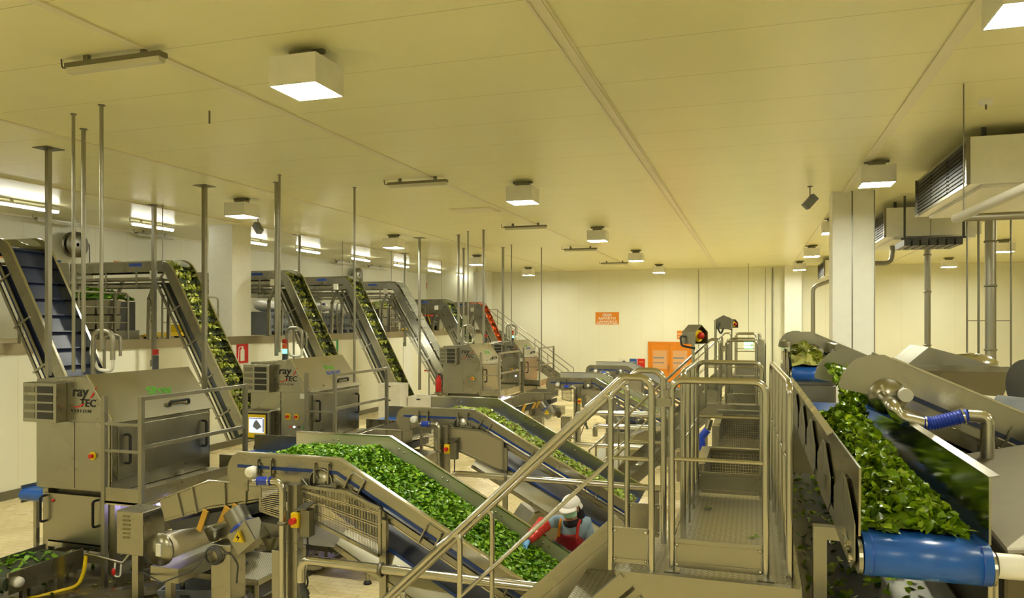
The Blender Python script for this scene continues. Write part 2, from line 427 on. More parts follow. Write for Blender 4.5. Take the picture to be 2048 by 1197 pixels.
# dark joint and pipes on the back wall
def wallpipe(px, z0, z1, r, lab):
    p = at(px, 640, Y=YB-.06); o = MB().tube([(p.x, p.y, z0), (p.x, p.y, z1)], r, 8).build('wall_pipe', 'galv'); return tag(o, lab, 'pipe', 'pipes on the back wall')
wallpipe(1397, 0, ZC-.05, .015, 'thin vertical pipe on the cream back wall above the orange door')
wallpipe(1545, 0, ZC-.05, .035, 'thick dark vertical pipe on the back wall left of the far corner column')
wallpipe(1531, 0, ZC-.05, .012, 'thin vertical pipe just left of the thick dark pipe on the back wall')
wallpipe(1600, 0, ZC-.05, .05, 'shiny vertical pipe on the right edge of the far corner column')
# orange double door in the back wall
dl = at(1297, 640, Y=YB).x; dr = at(1384, 640, Y=YB).x; dt = 2.5; dm = (dl+dr)/2
d = bpy.data.objects.new('door_1', None); COL.objects.link(d); put(d, (dm, YB, 0)); d['kind'] = 'structure'
MB().box(dl-.02, dl+.1, YB-.09, YB-.001, 0, dt).box(dr-.1, dr+.02, YB-.09, YB-.001, 0, dt).box(dl+.1, dr-.1, YB-.09, YB-.001, dt-.12, dt).build('door_frame', 'orange', d)
for (a, bq) in ((dl+.1, dm-.005), (dm+.005, dr-.1)):
    lf = MB().box(a, bq, YB-.06, YB-.01, .01, 1.05).box(a, bq, YB-.06, YB-.01, 2.05, dt-.12).box(a, a+.14, YB-.06, YB-.01, 1.05, 2.05).box(bq-.14, bq, YB-.06, YB-.01, 1.05, 2.05).build('door_leaf', 'orange', d)
    MB().box(a+.14, bq-.14, YB-.045, YB-.02, 1.05, 2.05).build('window_pane', 'doorglass', lf)
    MB().box(a+.16, bq-.3, YB-.048, YB-.045, 1.6, 1.68).box(a+.16, bq-.3, YB-.048, YB-.045, 1.35, 1.4).build('window_strip', 'greyp', lf)
MB().tube([(dm-.08, YB-.11, .95), (dm-.08, YB-.11, 1.25)], .015, 8).box(dm-.09, dm-.07, YB-.11, YB-.06, .97, .99).box(dm-.09, dm-.07, YB-.11, YB-.06, 1.21, 1.23).build('door_handle', 'steel', d)

# ------------------------------------------------------------------ ceiling lamps
def big_lamp(x, y):
    t = thing('ceiling_lamp', '', 'ceiling lamp', (x, y, 5.93), 'square ceiling lamps'); h = .27; z0, z1 = 5.98, 6.28
    mb = MB().box(x-h, x+h, y-h, y+h, z1-.012, z1)
    for a in ((x-h, x-h+.012, y-h, y+h), (x+h-.012, x+h, y-h, y+h), (x-h+.012, x+h-.012, y-h, y-h+.012), (x-h+.012, x+h-.012, y+h-.012, y+h)): mb.box(*a, z0, z1-.012)
    mb.build('lamp_housing', 'white', t)
    MB().box(x-h+.014, x+h-.014, y-h+.014, y+h-.014, z0+.004, z0+.02).build('diffuser', 'lampw', t)
    MB().box(x-.13, x+.13, y-.10, y+.10, z1, ZC-.03).box(x-.2, x+.2, y-.03, y+.03, ZC-.04, ZC).build('mounting_bracket', 'dsteel', t)
    return t
ROWN = {-11.1: 'row over the vision machines', -4.4: 'row left of the wide seam', 2.05: 'row beside the white column', 8.2: 'far right row'}
ORD = ['nearest', 'second', 'third', 'fourth', 'fifth', 'sixth']
proto = None
YS = [6.75, 14.4, 22.0, 29.7, 37.3]
for x in (-4.4, 2.05, -11.1, 8.2):
    k = 0
    for y in [-.9] + YS:
        if proto is None: o = proto = big_lamp(x, y); base = (x, y)
        else: o = dup(proto, (x-base[0], y-base[1], 0), '')
        if y < 0 or (x == -11.1 and y < 7) or (x == 8.2 and y < 29):
            o['label'] = 'lit square lamp out of view, %s, %.0f m along' % (ROWN[x], y+1)
        else:
            vis = {-4.4: 5, 2.05: 5, -11.1: 4, 8.2: 2}[x]
            o['label'] = 'lit square ceiling lamp, %s in the %s' % ('nearest' if k == 0 else ('farthest' if k == vis-1 else ORD[k]), ROWN[x]); k += 1
# fluorescent fittings
def fluo(x, y, along_y, lit, z=6.27, L=1.25):
    t = thing('fluorescent_fitting', '', 'strip light', (x, y, z-.06), 'lit strip lights over the mezzanine' if lit else 'unlit strip lights')
    ux = Vector((0, 1, 0)) if along_y else Vector((1, 0, 0)); uy = Vector((1, 0, 0)) if along_y else Vector((0, 1, 0)); uz = Vector((0, 0, 1)); c = Vector((x, y, z))
    MB().obox(c + uz*.035, ux*L/2, uy*.055, uz*.025).obox(c + ux*L*.3 + uz*(ZC-z+.06)/2, ux*.03, uy*.02, uz*(ZC-z-.06)/2).obox(c - ux*L*.3 + uz*(ZC-z+.06)/2, ux*.03, uy*.02, uz*(ZC-z-.06)/2).build('fitting_body', 'dsteel' if not lit else 'offwhite', t)
    pr = [(-.05, .01), (-.035, -.045), (.035, -.045), (.05, .01)]
    MB().slab([c - ux*(L/2-.02) + uy*p_[0] + uz*p_[1] for p_ in pr], ux*(L-.04)).build('cover', 'tubew' if lit else 'frost', t)
    if not lit: MB().tube([c+ux*-(L/2-.1), c+ux*(L/2-.1)], .013, 8).build('lamp_tube', 'white', t)
    MB().tube(fillet([c-ux*L/2+uz*.03, c-ux*(L/2+.09)+uz*.03, c-ux*(L/2+.1)+uz*(ZC-z)], .04), .008, 6).build('cable', 'dgreyp', t)
    return t
p0 = None
for k, (px, py) in enumerate(((230, 142), (835, 376), (1051, 461), (1161, 504), (1229, 531))):
    q = at(px, py, Z=6.2)
    if p0 is None: p0 = fluo(q.x, q.y, False, False); qb = q; o = p0
    else: o = dup(p0, (q.x-qb.x, q.y-qb.y, 0), '')
    o['label'] = 'unlit grey strip light on the ceiling, %s of the crosswise row' % ('nearest' if k == 0 else 'farthest' if k == 4 else ORD[k])
p0 = None
for k, (px, py) in enumerate(((60, 417), (307, 455), (505, 485), (617, 501), (722, 518), (803, 530), (869, 541), (924, 549))):
    q = at(px, py, X=-16.1)
    if p0 is None: p0 = fluo(q.x, q.y, True, True, 6.27, 1.5); qb = q; o = p0
    else: o = dup(p0, (0, q.y-qb.y, 0), '')
    o['label'] = 'lit strip light over the mezzanine, %s one from the left' % ['leftmost', 'second', 'third', 'fourth', 'fifth', 'sixth', 'seventh', 'eighth'][k]
p0 = None
for k, (px, py) in enumerate(((122, 464), (310, 489), (690, 534), (752, 541))):
    q = at(px, py, X=-17.9)
    if p0 is None: p0 = fluo(q.x, q.y, True, False, 6.27, 1.5); qb = q; o = p0
    else: o = dup(p0, (0, q.y-qb.y, 0), '')
    o['label'] = 'unlit pale strip light high by the mezzanine wall, %s from the left' % ['first', 'second', 'third', 'fourth'][k]
# ceiling odds and ends
o = MB().box(-.55, .55, -.4, .4, -.02, 0).box(-.5, .5, -.36, .36, -.03, -.02).build('ceiling_hatch', 'trim', origin=(0, 0, 0)); q = at(950, 420, Z=ZC); o.location = (q.x, q.y, ZC); W[o.name] = Vector(o.location)
tag(o, 'flush rectangular access hatch in the ceiling beyond the second unlit strip light', 'hatch')
q = at(1972, 200, Z=ZC)
t = thing('smoke_detector', 'small white detector on the ceiling above the big cooling unit', 'detector', (q.x, q.y, ZC-.12))
MB().lathe([(0, -.06), (.07, -.06), (.085, -.02), (.085, 0)], (q.x, q.y, ZC), n=18).build('detector_body', 'white', t)
MB().cyl((q.x, q.y, ZC-.12), (q.x, q.y, ZC-.06), .012, 8).build('sensor_tip', 'dsteel', t)
def floodlight(px, py, lab, d):
    q = at(px, py, Z=6.1)
    t = thing('ceiling_spotlight', lab, 'spotlight', (q.x, q.y, 6.0), 'tilted spotlights')
    MB().cyl((q.x, q.y, 6.12), (q.x, q.y, ZC), .012, 8).cyl((q.x, q.y, ZC-.015), (q.x, q.y, ZC), .05, 12).build('stem', 'dsteel', t)
    ax = Vector(d).normalized()
    MB().obox(Vector((q.x, q.y, 6.08)), ax*.15, ax.cross(Vector((0, 0, 1))).normalized()*.08, ax.cross(Vector((0, 0, 1))).cross(ax).normalized()*.08).build('spotlight_body', 'greyp', t, bevel=.01)
floodlight(1620, 402, 'grey tilted spotlight hanging from the ceiling left of the white column', (-.6, -.2, -.7))
floodlight(516, 455, 'grey tilted spotlight hanging by the left white column', (.6, -.2, -.7))
# cooling units
def cooler(x0, x1, y0, y1, lab, nf=3):
    z0, z1 = 5.56, 6.24
    t = thing('cooling_unit', lab, 'cooling unit', ((x0+x1)/2, (y0+y1)/2, z0), 'ceiling cooling units')
    MB().box(x0+.03, x1, y0, y1, z0, z1).build('casing', 'white', t, bevel=.012)
    MB().box(x0+.01, x0+.03, y0, y1, z0, z0+.05).box(x0+.01, x0+.03, y0, y1, z1-.05, z1).box(x0-.02, x0+.03, y0-.01, y0+.05, z0, z1).box(x0-.02, x0+.03, y1-.05, y1+.01, z0, z1).build('front_frame', 'dsteel', t)
    L = (y1-y0-.1)/nf
    for k in range(nf):
        ya = y0+.05+L*k; mb = MB()
        for j in range(9): mb.box(x0-.0, x0+.02, ya+.03, ya+L-.03, z0+.07+j*.06, z0+.07+j*.06+.022)
        mb.box(x0+.021, x0+.029, ya+.02, ya+L-.02, z0+.06, z1-.06)
        mb.build('air_grille', 'grille', t)
    MB().box(x0+.2, x1-.1, y0+.1, y1-.1, z0-.05, z0-.001).build('drip_tray', 'offwhite', t)
    for xx in (x0+.25, x1-.25):
        for yy in (y0+.2, y1-.2): MB().box(xx-.03, xx+.03, yy-.03, yy+.03, z1, ZC).build('hanger', 'dgreyp', t)
    mb = MB()
    for xx in (x0+.75, x0+1.35): mb.box(xx-.05, xx+.05, y0-.012, y0-.001, z1-.14, z1-.02)
    mb.box(x0+.95, x0+.96, y0-.006, y0-.001, z0, z1); mb.build('side_seam', 'dgreyp', t)
    return t
cooler(2.92, 5.4, 12.2, 15.75, 'big white cooling unit under the ceiling at the top right, nearest of the three')
c2 = cooler(2.92, 4.9, 19.3, 22.4, 'cooling unit behind the white column, middle one of the three')
dup(c2, (.0, 15.6, 0), 'small cooling unit far back just left of the white column')
mb = MB()
for k in range(7): mb.box(3.2+k*.17, 3.33+k*.17, 18.55, 19.7, 5.28, 5.42)
mb.box(3.15, 4.45, 18.6, 18.65, 5.42, 5.46).box(3.2, 3.24, 18.6, 18.65, 5.46, ZC).box(4.36, 4.4, 18.6, 18.65, 5.46, ZC)
tag(mb.build('pipe_bundle', 'dgreyp'), 'dark bundle of insulated pipes under the middle cooling unit', 'pipes')
# insulated pipes at the right
p = at(1912, 438, f=9.0); q2 = at(2060, 372, f=7.6); q3 = at(2200, 300, f=6.6)
t = thing('insulated_pipe', 'thick white insulated pipe with a rounded end below the big cooling unit', 'pipe', (p.x, p.y, p.z-.06))
MB().tube([p, q2, q3], .055, 14).ball(p, .055, .055, .055).build('pipe_body', 'offwhite', t)
for s_ in (.12,):
    c = p.lerp(q2, s_); MB().tube([c, Vector((c.x, c.y, ZC))], .008, 6).build('hanger_rod', 'dsteel', t)
a = at(1925, 436, f=9.4); b2 = at(2120, 428, f=9.0); d2 = at(2060, 405, f=9.0)
t = thing('pipe_run', 'steel pipe running crosswise below the thick white insulated pipe', 'pipe', a)
MB().tube([a, b2], .05, 10).build('pipe_body', 'galv', t)
for c in (a.lerp(b2, .93),): MB().tube([c, Vector((c.x, c.y, ZC))], .01, 6).build('hanger_rod', 'dsteel', t)
t = thing('bent_pipe', 'dark bent pipe below the middle cooling unit right of the white column', 'pipe', at(1770, 528, Y=23.0))
pts = fillet([at(1745, 527, Y=21.0), at(1782, 527, Y=21.0), at(1785, 500, Y=21.0), at(1785, 455, Y=21.0)], .2)
MB().tube(pts, .06, 10).build('pipe_body', 'dsteel', t)
a = at(1640, 660, Y=34); t = thing('bent_pipe', 'steel pipe rising then bending right, left of the white column at the back', 'pipe', (a.x, a.y, 0))
MB().tube(fillet([(at(1626, 700, Y=36).x, 36, 0), (at(1626, 575, Y=36).x, 36, at(1626, 575, Y=36).z), at(1660, 562, Y=36)], .3), .09, 10).build('pipe_body', 'galv', t)
# steel hangers and conduits from the ceiling
def pole(px, py, bx, by, r, lab, plate=False, sq=False, foot=None, z1=None):
    q = at(px, py, Z=ZC); k = (q - EYE); fwd = -k.x*ST + k.y*CT
    z = 3.6 - (by-643)/1500*fwd if z1 is None else z1
    t = thing('ceiling_pole', lab, 'pole', (q.x, q.y, z), 'steel poles hanging from the ceiling')
    if sq: MB().box(q.x-r, q.x+r, q.y-r, q.y+r, z, ZC).build('pole_tube', 'galv', t)
    else: MB().cyl((q.x, q.y, z), (q.x, q.y, ZC), r, 10).build('pole_tube', 'galv', t)
    if plate: MB().box(q.x-.16, q.x+.16, q.y-.16, q.y+.16, ZC-.012, ZC).build('ceiling_plate', 'dsteel', t)
    else: MB().cyl((q.x, q.y, ZC-.01), (q.x, q.y, ZC), r*1.8, 10).build('ceiling_collar', 'dsteel', t)
    if foot == 'box': MB().box(q.x-.05, q.x+.05, q.y-.07, q.y+.03, z-.06, z+.1).build('end_bracket', 'dsteel', t)
    return q, z, t
PL = [(97, 297, 97, 752, .036, True, True, None, 'thick square pole with ceiling plate, leftmost, before the navy elevator'),
 (147, 228, 147, 745, .022, False, False, None, 'thin pole between the leftmost square pole and the thick one beside it'),
 (167, 258, 166, 745, .03, False, False, None, 'thick round pole dropping behind the nearest vision machine, right of a thin one'),
 (203, 210, 205, 700, .024, False, False, None, 'thin pole that ends at the loop of the nearest vision machine, longest at left'),
 (308, 411, 310, 728, .042, True, True, 'box', 'square pole with a plate dropping past the mezzanine edge to a grey box'),
 (409, 372, 412, 870, .04, True, True, None, 'square pole with a plate in front of the left white column'),
 (553, 365, 553, 712, .04, False, False, None, 'thick round pole standing over the vision machine with the screen'),
 (559, 350, 562, 705, .022, False, False, None, 'thin pole just right of the thick pole over the machine with the screen'),
 (599, 470, 599, 572, .045, True, False, 'box', 'short pole with a plate ending at the third belt elevator'),
 (709, 375, 710, 765, .024, False, False, None, 'long thin pole passing left of the second hose reel'),
 (839, 476, 839, 780, .05, True, False, None, 'stout pole with a plate standing left of the two far vision machines'),
 (810, 507, 810, 690, .05, True, False, 'box', 'pole with a plate crossing the plain steel elevator, ending at a grey box'),
 (917, 470, 917, 685, .04, False, False, None, 'dark thick pole over the third vision machine, left of a thinner pair'),
 (927, 497, 927, 690, .04, False, False, None, 'second dark thick pole over the third vision machine'),
 (936, 463, 935, 690, .022, False, False, None, 'thin pole right of the two dark poles over the third machine'),
 (967, 460, 965, 690, .035, False, False, None, 'pole passing the lamp third in the left row'),
 (1006, 495, 1006, 690, .05, False, False, None, 'stout pole over the farthest vision machine'),
 (1023, 490, 1022, 690, .02, False, False, None, 'thin pole right of the stout pole over the farthest machine'),
 (1083, 496, 1082, 745, .022, False, False, None, 'thin pole in front of the cream back wall beside the mezzanine stairs')]
poles = {}
for k, (px, py, bx, by, r, pl, sq, ft, lab) in enumerate(PL): poles[k] = pole(px, py, bx, by, r, 'steel ' + lab, pl, sq, ft)
q = at(419, 222, Z=ZC); tag(MB().cyl((q.x, q.y, ZC-.17), (q.x, q.y, ZC+.003), .012, 8).build('threaded_rod', 'dsteel'), 'short rod stub hanging from the ceiling over the square pole by the left column', 'rod')
# right hand poles to the machines behind
for (px, w_, Yp, lab) in ((1855, .07, 20.5, 'stout steel pole right of the white column, seen against the cream back wall'), (1981, .1, 17.5, 'thick steel pole with clamped thin rods at the right edge')):
    q = at(px, 643, Y=Yp); t = thing('ceiling_pole', lab, 'pole', (q.x, q.y, 2.2), 'steel poles hanging from the ceiling')
    MB().cyl((q.x, q.y, 2.2), (q.x, q.y, ZC), w_, 16).build('pole_tube', 'galv', t)
    for zz in (3.0, 4.3, 5.2): MB().lathe([(w_, 0), (w_+.02, 0), (w_+.02, .04), (w_, .04)], (q.x, q.y, zz), n=16).build('pole_clamp', 'dsteel', t)
    if px > 1900:
        for dx in (-.42, .36): MB().tube([(q.x+dx, q.y, 2.6), (q.x+dx, q.y, ZC)], .018, 6).box(min(q.x+dx, q.x), max(q.x+dx, q.x), q.y-.01, q.y+.01, 3.6, 3.62).build('clamped_rod', 'dsteel', t)
q = at(1957, 643, Y=19); tag(MB().cyl((q.x, q.y, 1.9), (q.x, q.y, 6.4), .025, 8).build('ceiling_rod', 'dsteel'), 'lone thin rod left of the thick pole at the right edge', 'rod')

# ------------------------------------------------------------------ signs
def sign(px0, py0, px1, py1, plane, val, mat, name, lab, cat='sign', off=.012):
    kw = {plane: val}; a = at(px0, py0, **kw); b = at(px1, py1, **kw)
    c = (a+b)/2
    t = thing(name, lab, cat, (c.x, c.y, min(a.z, b.z)))
    if plane == 'Y': MB().box(min(a.x, b.x), max(a.x, b.x), val-off, val, min(a.z, b.z), max(a.z, b.z)).build('panel', mat, t)
    else: MB().box(val, val+off, min(a.y, b.y), max(a.y, b.y), min(a.z, b.z), max(a.z, b.z)).build('panel', mat, t)
    return t, a, b
XU, ZU = (1, 0, 0), (0, 0, 1)
t, a, b = sign(1191, 625, 1238, 650, 'Y', YB, 'orange', 'wall_sign', 'orange sign with white lettering on the cream back wall')
cx = (a.x+b.x)/2; H = a.z-b.z; yy = YB-.014
text('REPARTO', H*.24, (cx, yy, b.z+H*.42), XU, ZU, 'white', t, sx=1.35, align='CENTER', bold=.02)
text('LAVAGGIO E', H*.2, (cx, yy, b.z+H*.2), XU, ZU, 'white', t, sx=1.35, align='CENTER', bold=.02)
text('ASCIUGATURA', H*.2, (cx, yy, b.z+H*.03), XU, ZU, 'white', t, sx=1.3, align='CENTER', bold=.02)
el = lambda rx, rz, n=28: [(cx+rx*math.cos(i*2*math.pi/n), yy, b.z+H*.78+rz*math.sin(i*2*math.pi/n)) for i in range(n)]
MB().tube(el(.26, .085), .008, 6, True).box(cx-.2, cx+.2, yy-.004, yy, b.z+H*.76, b.z+H*.82).box(cx-.17, cx+.17, yy-.004, yy, b.z+H*.70, b.z+H*.725).build('oval_emblem', 'white', t)
t, a, b = sign(1354, 662, 1376, 679, 'Y', YB, 'orange', 'wall_sign', 'small orange sign above the right edge of the orange door')
H = a.z-b.z
text('REPARTO', H*.28, ((a.x+b.x)/2, yy, b.z+H*.52), XU, ZU, 'white', t, align='CENTER'); text('CONFEZ.', H*.28, ((a.x+b.x)/2, yy, b.z+H*.16), XU, ZU, 'white', t, align='CENTER')
t, a, b = sign(1259, 718, 1273.5, 741, 'Y', YB, 'signblue', 'notice_panel', 'blue notice panel beside a red one left of the orange door')
MB().box(a.x+.05, b.x-.05, YB-.014, YB-.012, a.z-.2, a.z-.14).build('notice_print', 'greyp', t)
t, a, b = sign(1275, 718, 1290, 741, 'Y', YB, 'red', 'notice_panel', 'red notice panel right beside the blue one left of the orange door')
MB().box(a.x+.08, b.x-.08, YB-.014, YB-.012, a.z-.2, a.z-.14).build('notice_print', 'orange', t)
t, a, b = sign(1237, 717, 1253, 741, 'Y', YB, 'offwhite', 'notice_panel', 'pale notice with a dark round picture left of the blue panel')
MB().ball(((a.x+b.x)/2+.08, YB-.014, (a.z+b.z)/2+.08), .12, .004, .12).build('notice_print', 'dgreyp', t)
t, a, b = sign(1488, 681, 1506, 699, 'Y', 38.0, 'exit', 'exit_sign', 'lit green exit sign at the back seen between the walkway rails', 'exit sign', .06)
MB().box((a.x+b.x)/2-.2, (a.x+b.x)/2+.2, 37.925, 37.94, a.z-.26, a.z-.21).prism([((a.x+b.x)/2+.12, a.z-.34), ((a.x+b.x)/2+.24, a.z-.235), ((a.x+b.x)/2+.12, a.z-.13)], 'y', 37.925, 37.94).build('arrow', 'white', t)
MB().cyl(((a.x+b.x)/2, 37.97, a.z), ((a.x+b.x)/2, 37.97, ZC), .012, 6).build('hanger_rod', 'dsteel', t)
# left wall signs
t, a, b = sign(473, 689, 496, 726, 'X', XM+.02, 'red', 'extinguisher_sign', 'red and white fire extinguisher sign on the wall below the mezzanine')
yc = (a.y+b.y)/2; zc = (a.z+b.z)/2; h = abs(a.z-b.z); x = XM+.034
MB().prism([(yc-.10, zc-h*.38), (yc+.08, zc-h*.38), (yc+.08, zc+h*.18), (yc+.03, zc+h*.26), (yc+.03, zc+h*.38), (yc-.05, zc+h*.38), (yc-.05, zc+h*.26), (yc-.10, zc+h*.18)], 'x', x-.002, x+.004).build('extinguisher_symbol', 'white', t)
MB().tube(fillet([(x, yc-.03, zc+h*.36), (x, yc-.17, zc+h*.36), (x, yc-.19, zc-h*.36)], .1), .014, 6).build('hose_symbol', 'white', t)
t, a, b = sign(660, 678, 676, 708, 'X', XM+.02, 'green', 'exit_plate', 'green and white exit plate on the wall below the mezzanine', 'sign')
yc = (a.y+b.y)/2; zc = (a.z+b.z)/2; h = abs(a.z-b.z)
MB().box(x-.002, x+.004, yc-.12, yc+.12, zc-h*.36, zc+h*.36).build('door_symbol', 'white', t)
q = at(640, 697, X=XM+.2)
t = thing('wall_lamp', 'small lit wall lamp beside the green exit plate', 'wall lamp', (q.x-.1, q.y, q.z-.1))
MB().box(XM+.02, XM+.12, q.y-.2, q.y+.2, q.z-.1, q.z+.1).build('lamp_base', 'white', t); MB().box(XM+.121, XM+.16, q.y-.18, q.y+.18, q.z-.08, q.z+.08).build('lamp_cover', 'lampw', t)
# mezzanine wall signs
for (x0, y0, x1, y1, mt, tx, lab) in ((-12, 500, 41, 519, 'orange', 'LINEA 9', 'orange line sign partly behind the navy belt elevator at the left edge'),
        (227, 522, 264, 543, 'orange', 'LINEA 7', 'orange line sign above the flat top of the second elevator'),
        (563, 553, 586, 569, 'orange', 'LINEA 6', 'orange line sign with a 6 behind the head of the third elevator'),
        (652, 560, 670, 575, 'orange', 'LINEA 5', 'orange line sign above the flat top of the fourth elevator'),
        (735, 567, 749, 580, 'orange', 'LINEA 4', 'orange line sign right of the second hose reel')):
    t, a, b = sign(x0, y0, x1, y1, 'X', XL, mt, 'line_sign', lab)
    H = abs(a.z-b.z)
    text(tx, H*.6, (XL+.014, (a.y+b.y)/2, b.z+H*.25), (0, 1, 0), ZU, 'white', t, align='CENTER', sx=.9)
t, a, b = sign(103, 520, 121, 534, 'X', XL, 'offwhite', 'line_sign', 'small white sign with blue bands right of the leftmost square pole')
H = abs(a.z-b.z); MB().box(XL+.012, XL+.016, a.y, b.y, a.z-H*.3, a.z).box(XL+.012, XL+.016, a.y, b.y, b.z+H*.05, b.z+H*.35).build('blue_band', 'signblue', t)
q = at(855, 572, X=XL+.02)
t = thing('round_sign', 'round red prohibition sign on the mezzanine wall', 'sign', q - Vector((0, 0, .22)))
MB().lathe([(0, 0), (.22, 0), (.22, .012), (0, .012)], q, (1, 0, 0), 24).build('disc', 'white', t)
mb = MB().tube([q+Vector((.016, .19*math.cos(i*.2618), .19*math.sin(i*.2618))) for i in range(24)], .022, 6, True); mb.bar(q+Vector((.016, -.14, .14)), q+Vector((.016, .14, -.14)), .03, .02); mb.bar(q+Vector((.014, -.1, -.1)), q+Vector((.014, .1, .1)), .05, .02); mb.build('red_ring', 'red', t)
t, a, b = sign(949, 568, 955, 577, 'Y', YB, 'red', 'fire_sign', 'tiny red fire sign on the far mezzanine wall')
MB().box((a.x+b.x)/2-.05, (a.x+b.x)/2+.05, YB-.016, YB-.012, b.z+.06, a.z-.06).build('symbol', 'white', t)
# hose reels on the mezzanine wall
def reel(px, py, lab, r=.36):
    q = at(px, py, X=XL+.3); t = thing('hose_reel', lab, 'hose reel', (q.x, q.y, q.z-r), 'hose reels')
    for d in (-.09, .09): MB().lathe([(.05, 0), (r, 0), (r, .015), (.05, .015)], (q.x+d, q.y, q.z), (1, 0, 0), 22).build('reel_flange', 'galv', t)
    MB().lathe([(.09, -.08), (r*.8, -.08), (r*.8, .085), (.09, .085)], q, (1, 0, 0), 22).build('hose_coil', 'black', t)
    MB().box(XL+.002, q.x-.1, q.y-.05, q.y+.05, q.z-.05, q.z+.05).bar((XL+.04, q.y+.2, q.z+r+.1), (q.x, q.y+.2, q.z), .04, .04).build('wall_bracket', 'dsteel', t)
    MB().tube(fillet([(q.x, q.y+r*.8, q.z), (q.x+.02, q.y+r+.1, q.z+.1), (q.x+.02, q.y+r+.12, q.z-1.2)], .1), .014, 6).build('hose_end', 'dgreyp', t)
reel(150, 490, 'hose reel high on the mezzanine wall above the second elevator')
reel(715, 551, 'hose reel high on the mezzanine wall behind the fourth elevator')
# ------------------------------------------------------------------ leaf heaps
def heap(name, top, x0, x1, y0, y1, nx, ny, count, size, mat, base, lab, cat, group=None, flat=.5, parent=None, seedy=0):
    """top(x,y) -> height of the heap; a bumpy bed with loose leaves lying on it"""
    mb = MB(); vs = []; fs = []
    for j in range(ny+1):
        for i in range(nx+1):
            x = x0+(x1-x0)*i/nx; y = y0+(y1-y0)*j/ny; z = top(x, y)
            vs.append((x, y, z - .012 if z > -90 else z))
    good = lambda i: vs[i][2] > -90
    for j in range(ny):
        for i in range(nx):
            q = (j*(nx+1)+i, j*(nx+1)+i+1, (j+1)*(nx+1)+i+1, (j+1)*(nx+1)+i)
            if all(good(k) for k in q): fs.append(q)
    use = sorted({i for q in fs for i in q}); mp = {a: b for b, a in enumerate(use)}
    if name not in ('loose_greens', 'stray_leaves'): mb.add([vs[i] for i in use], [[mp[i] for i in q] for q in fs], True)
    k = 0; tries = 0
    while k < count and tries < count*6:
        tries += 1
        x = R.uniform(x0, x1); y = R.uniform(y0, y1); z = top(x, y)
        if z < -90: continue
        s = size*R.uniform(.65, 1.25)
        leaf(mb, Vector((x, y, z + R.uniform(-.2, .35)*size)), s, R.uniform(0, 6.3), R.gauss(0, flat), R.gauss(0, flat)); k += 1
    o = mb.build(name, mat, parent)
    if parent is None: tag(o, lab, cat, group, 'stuff')
    else: o['kind'] = 'stuff'
    return o
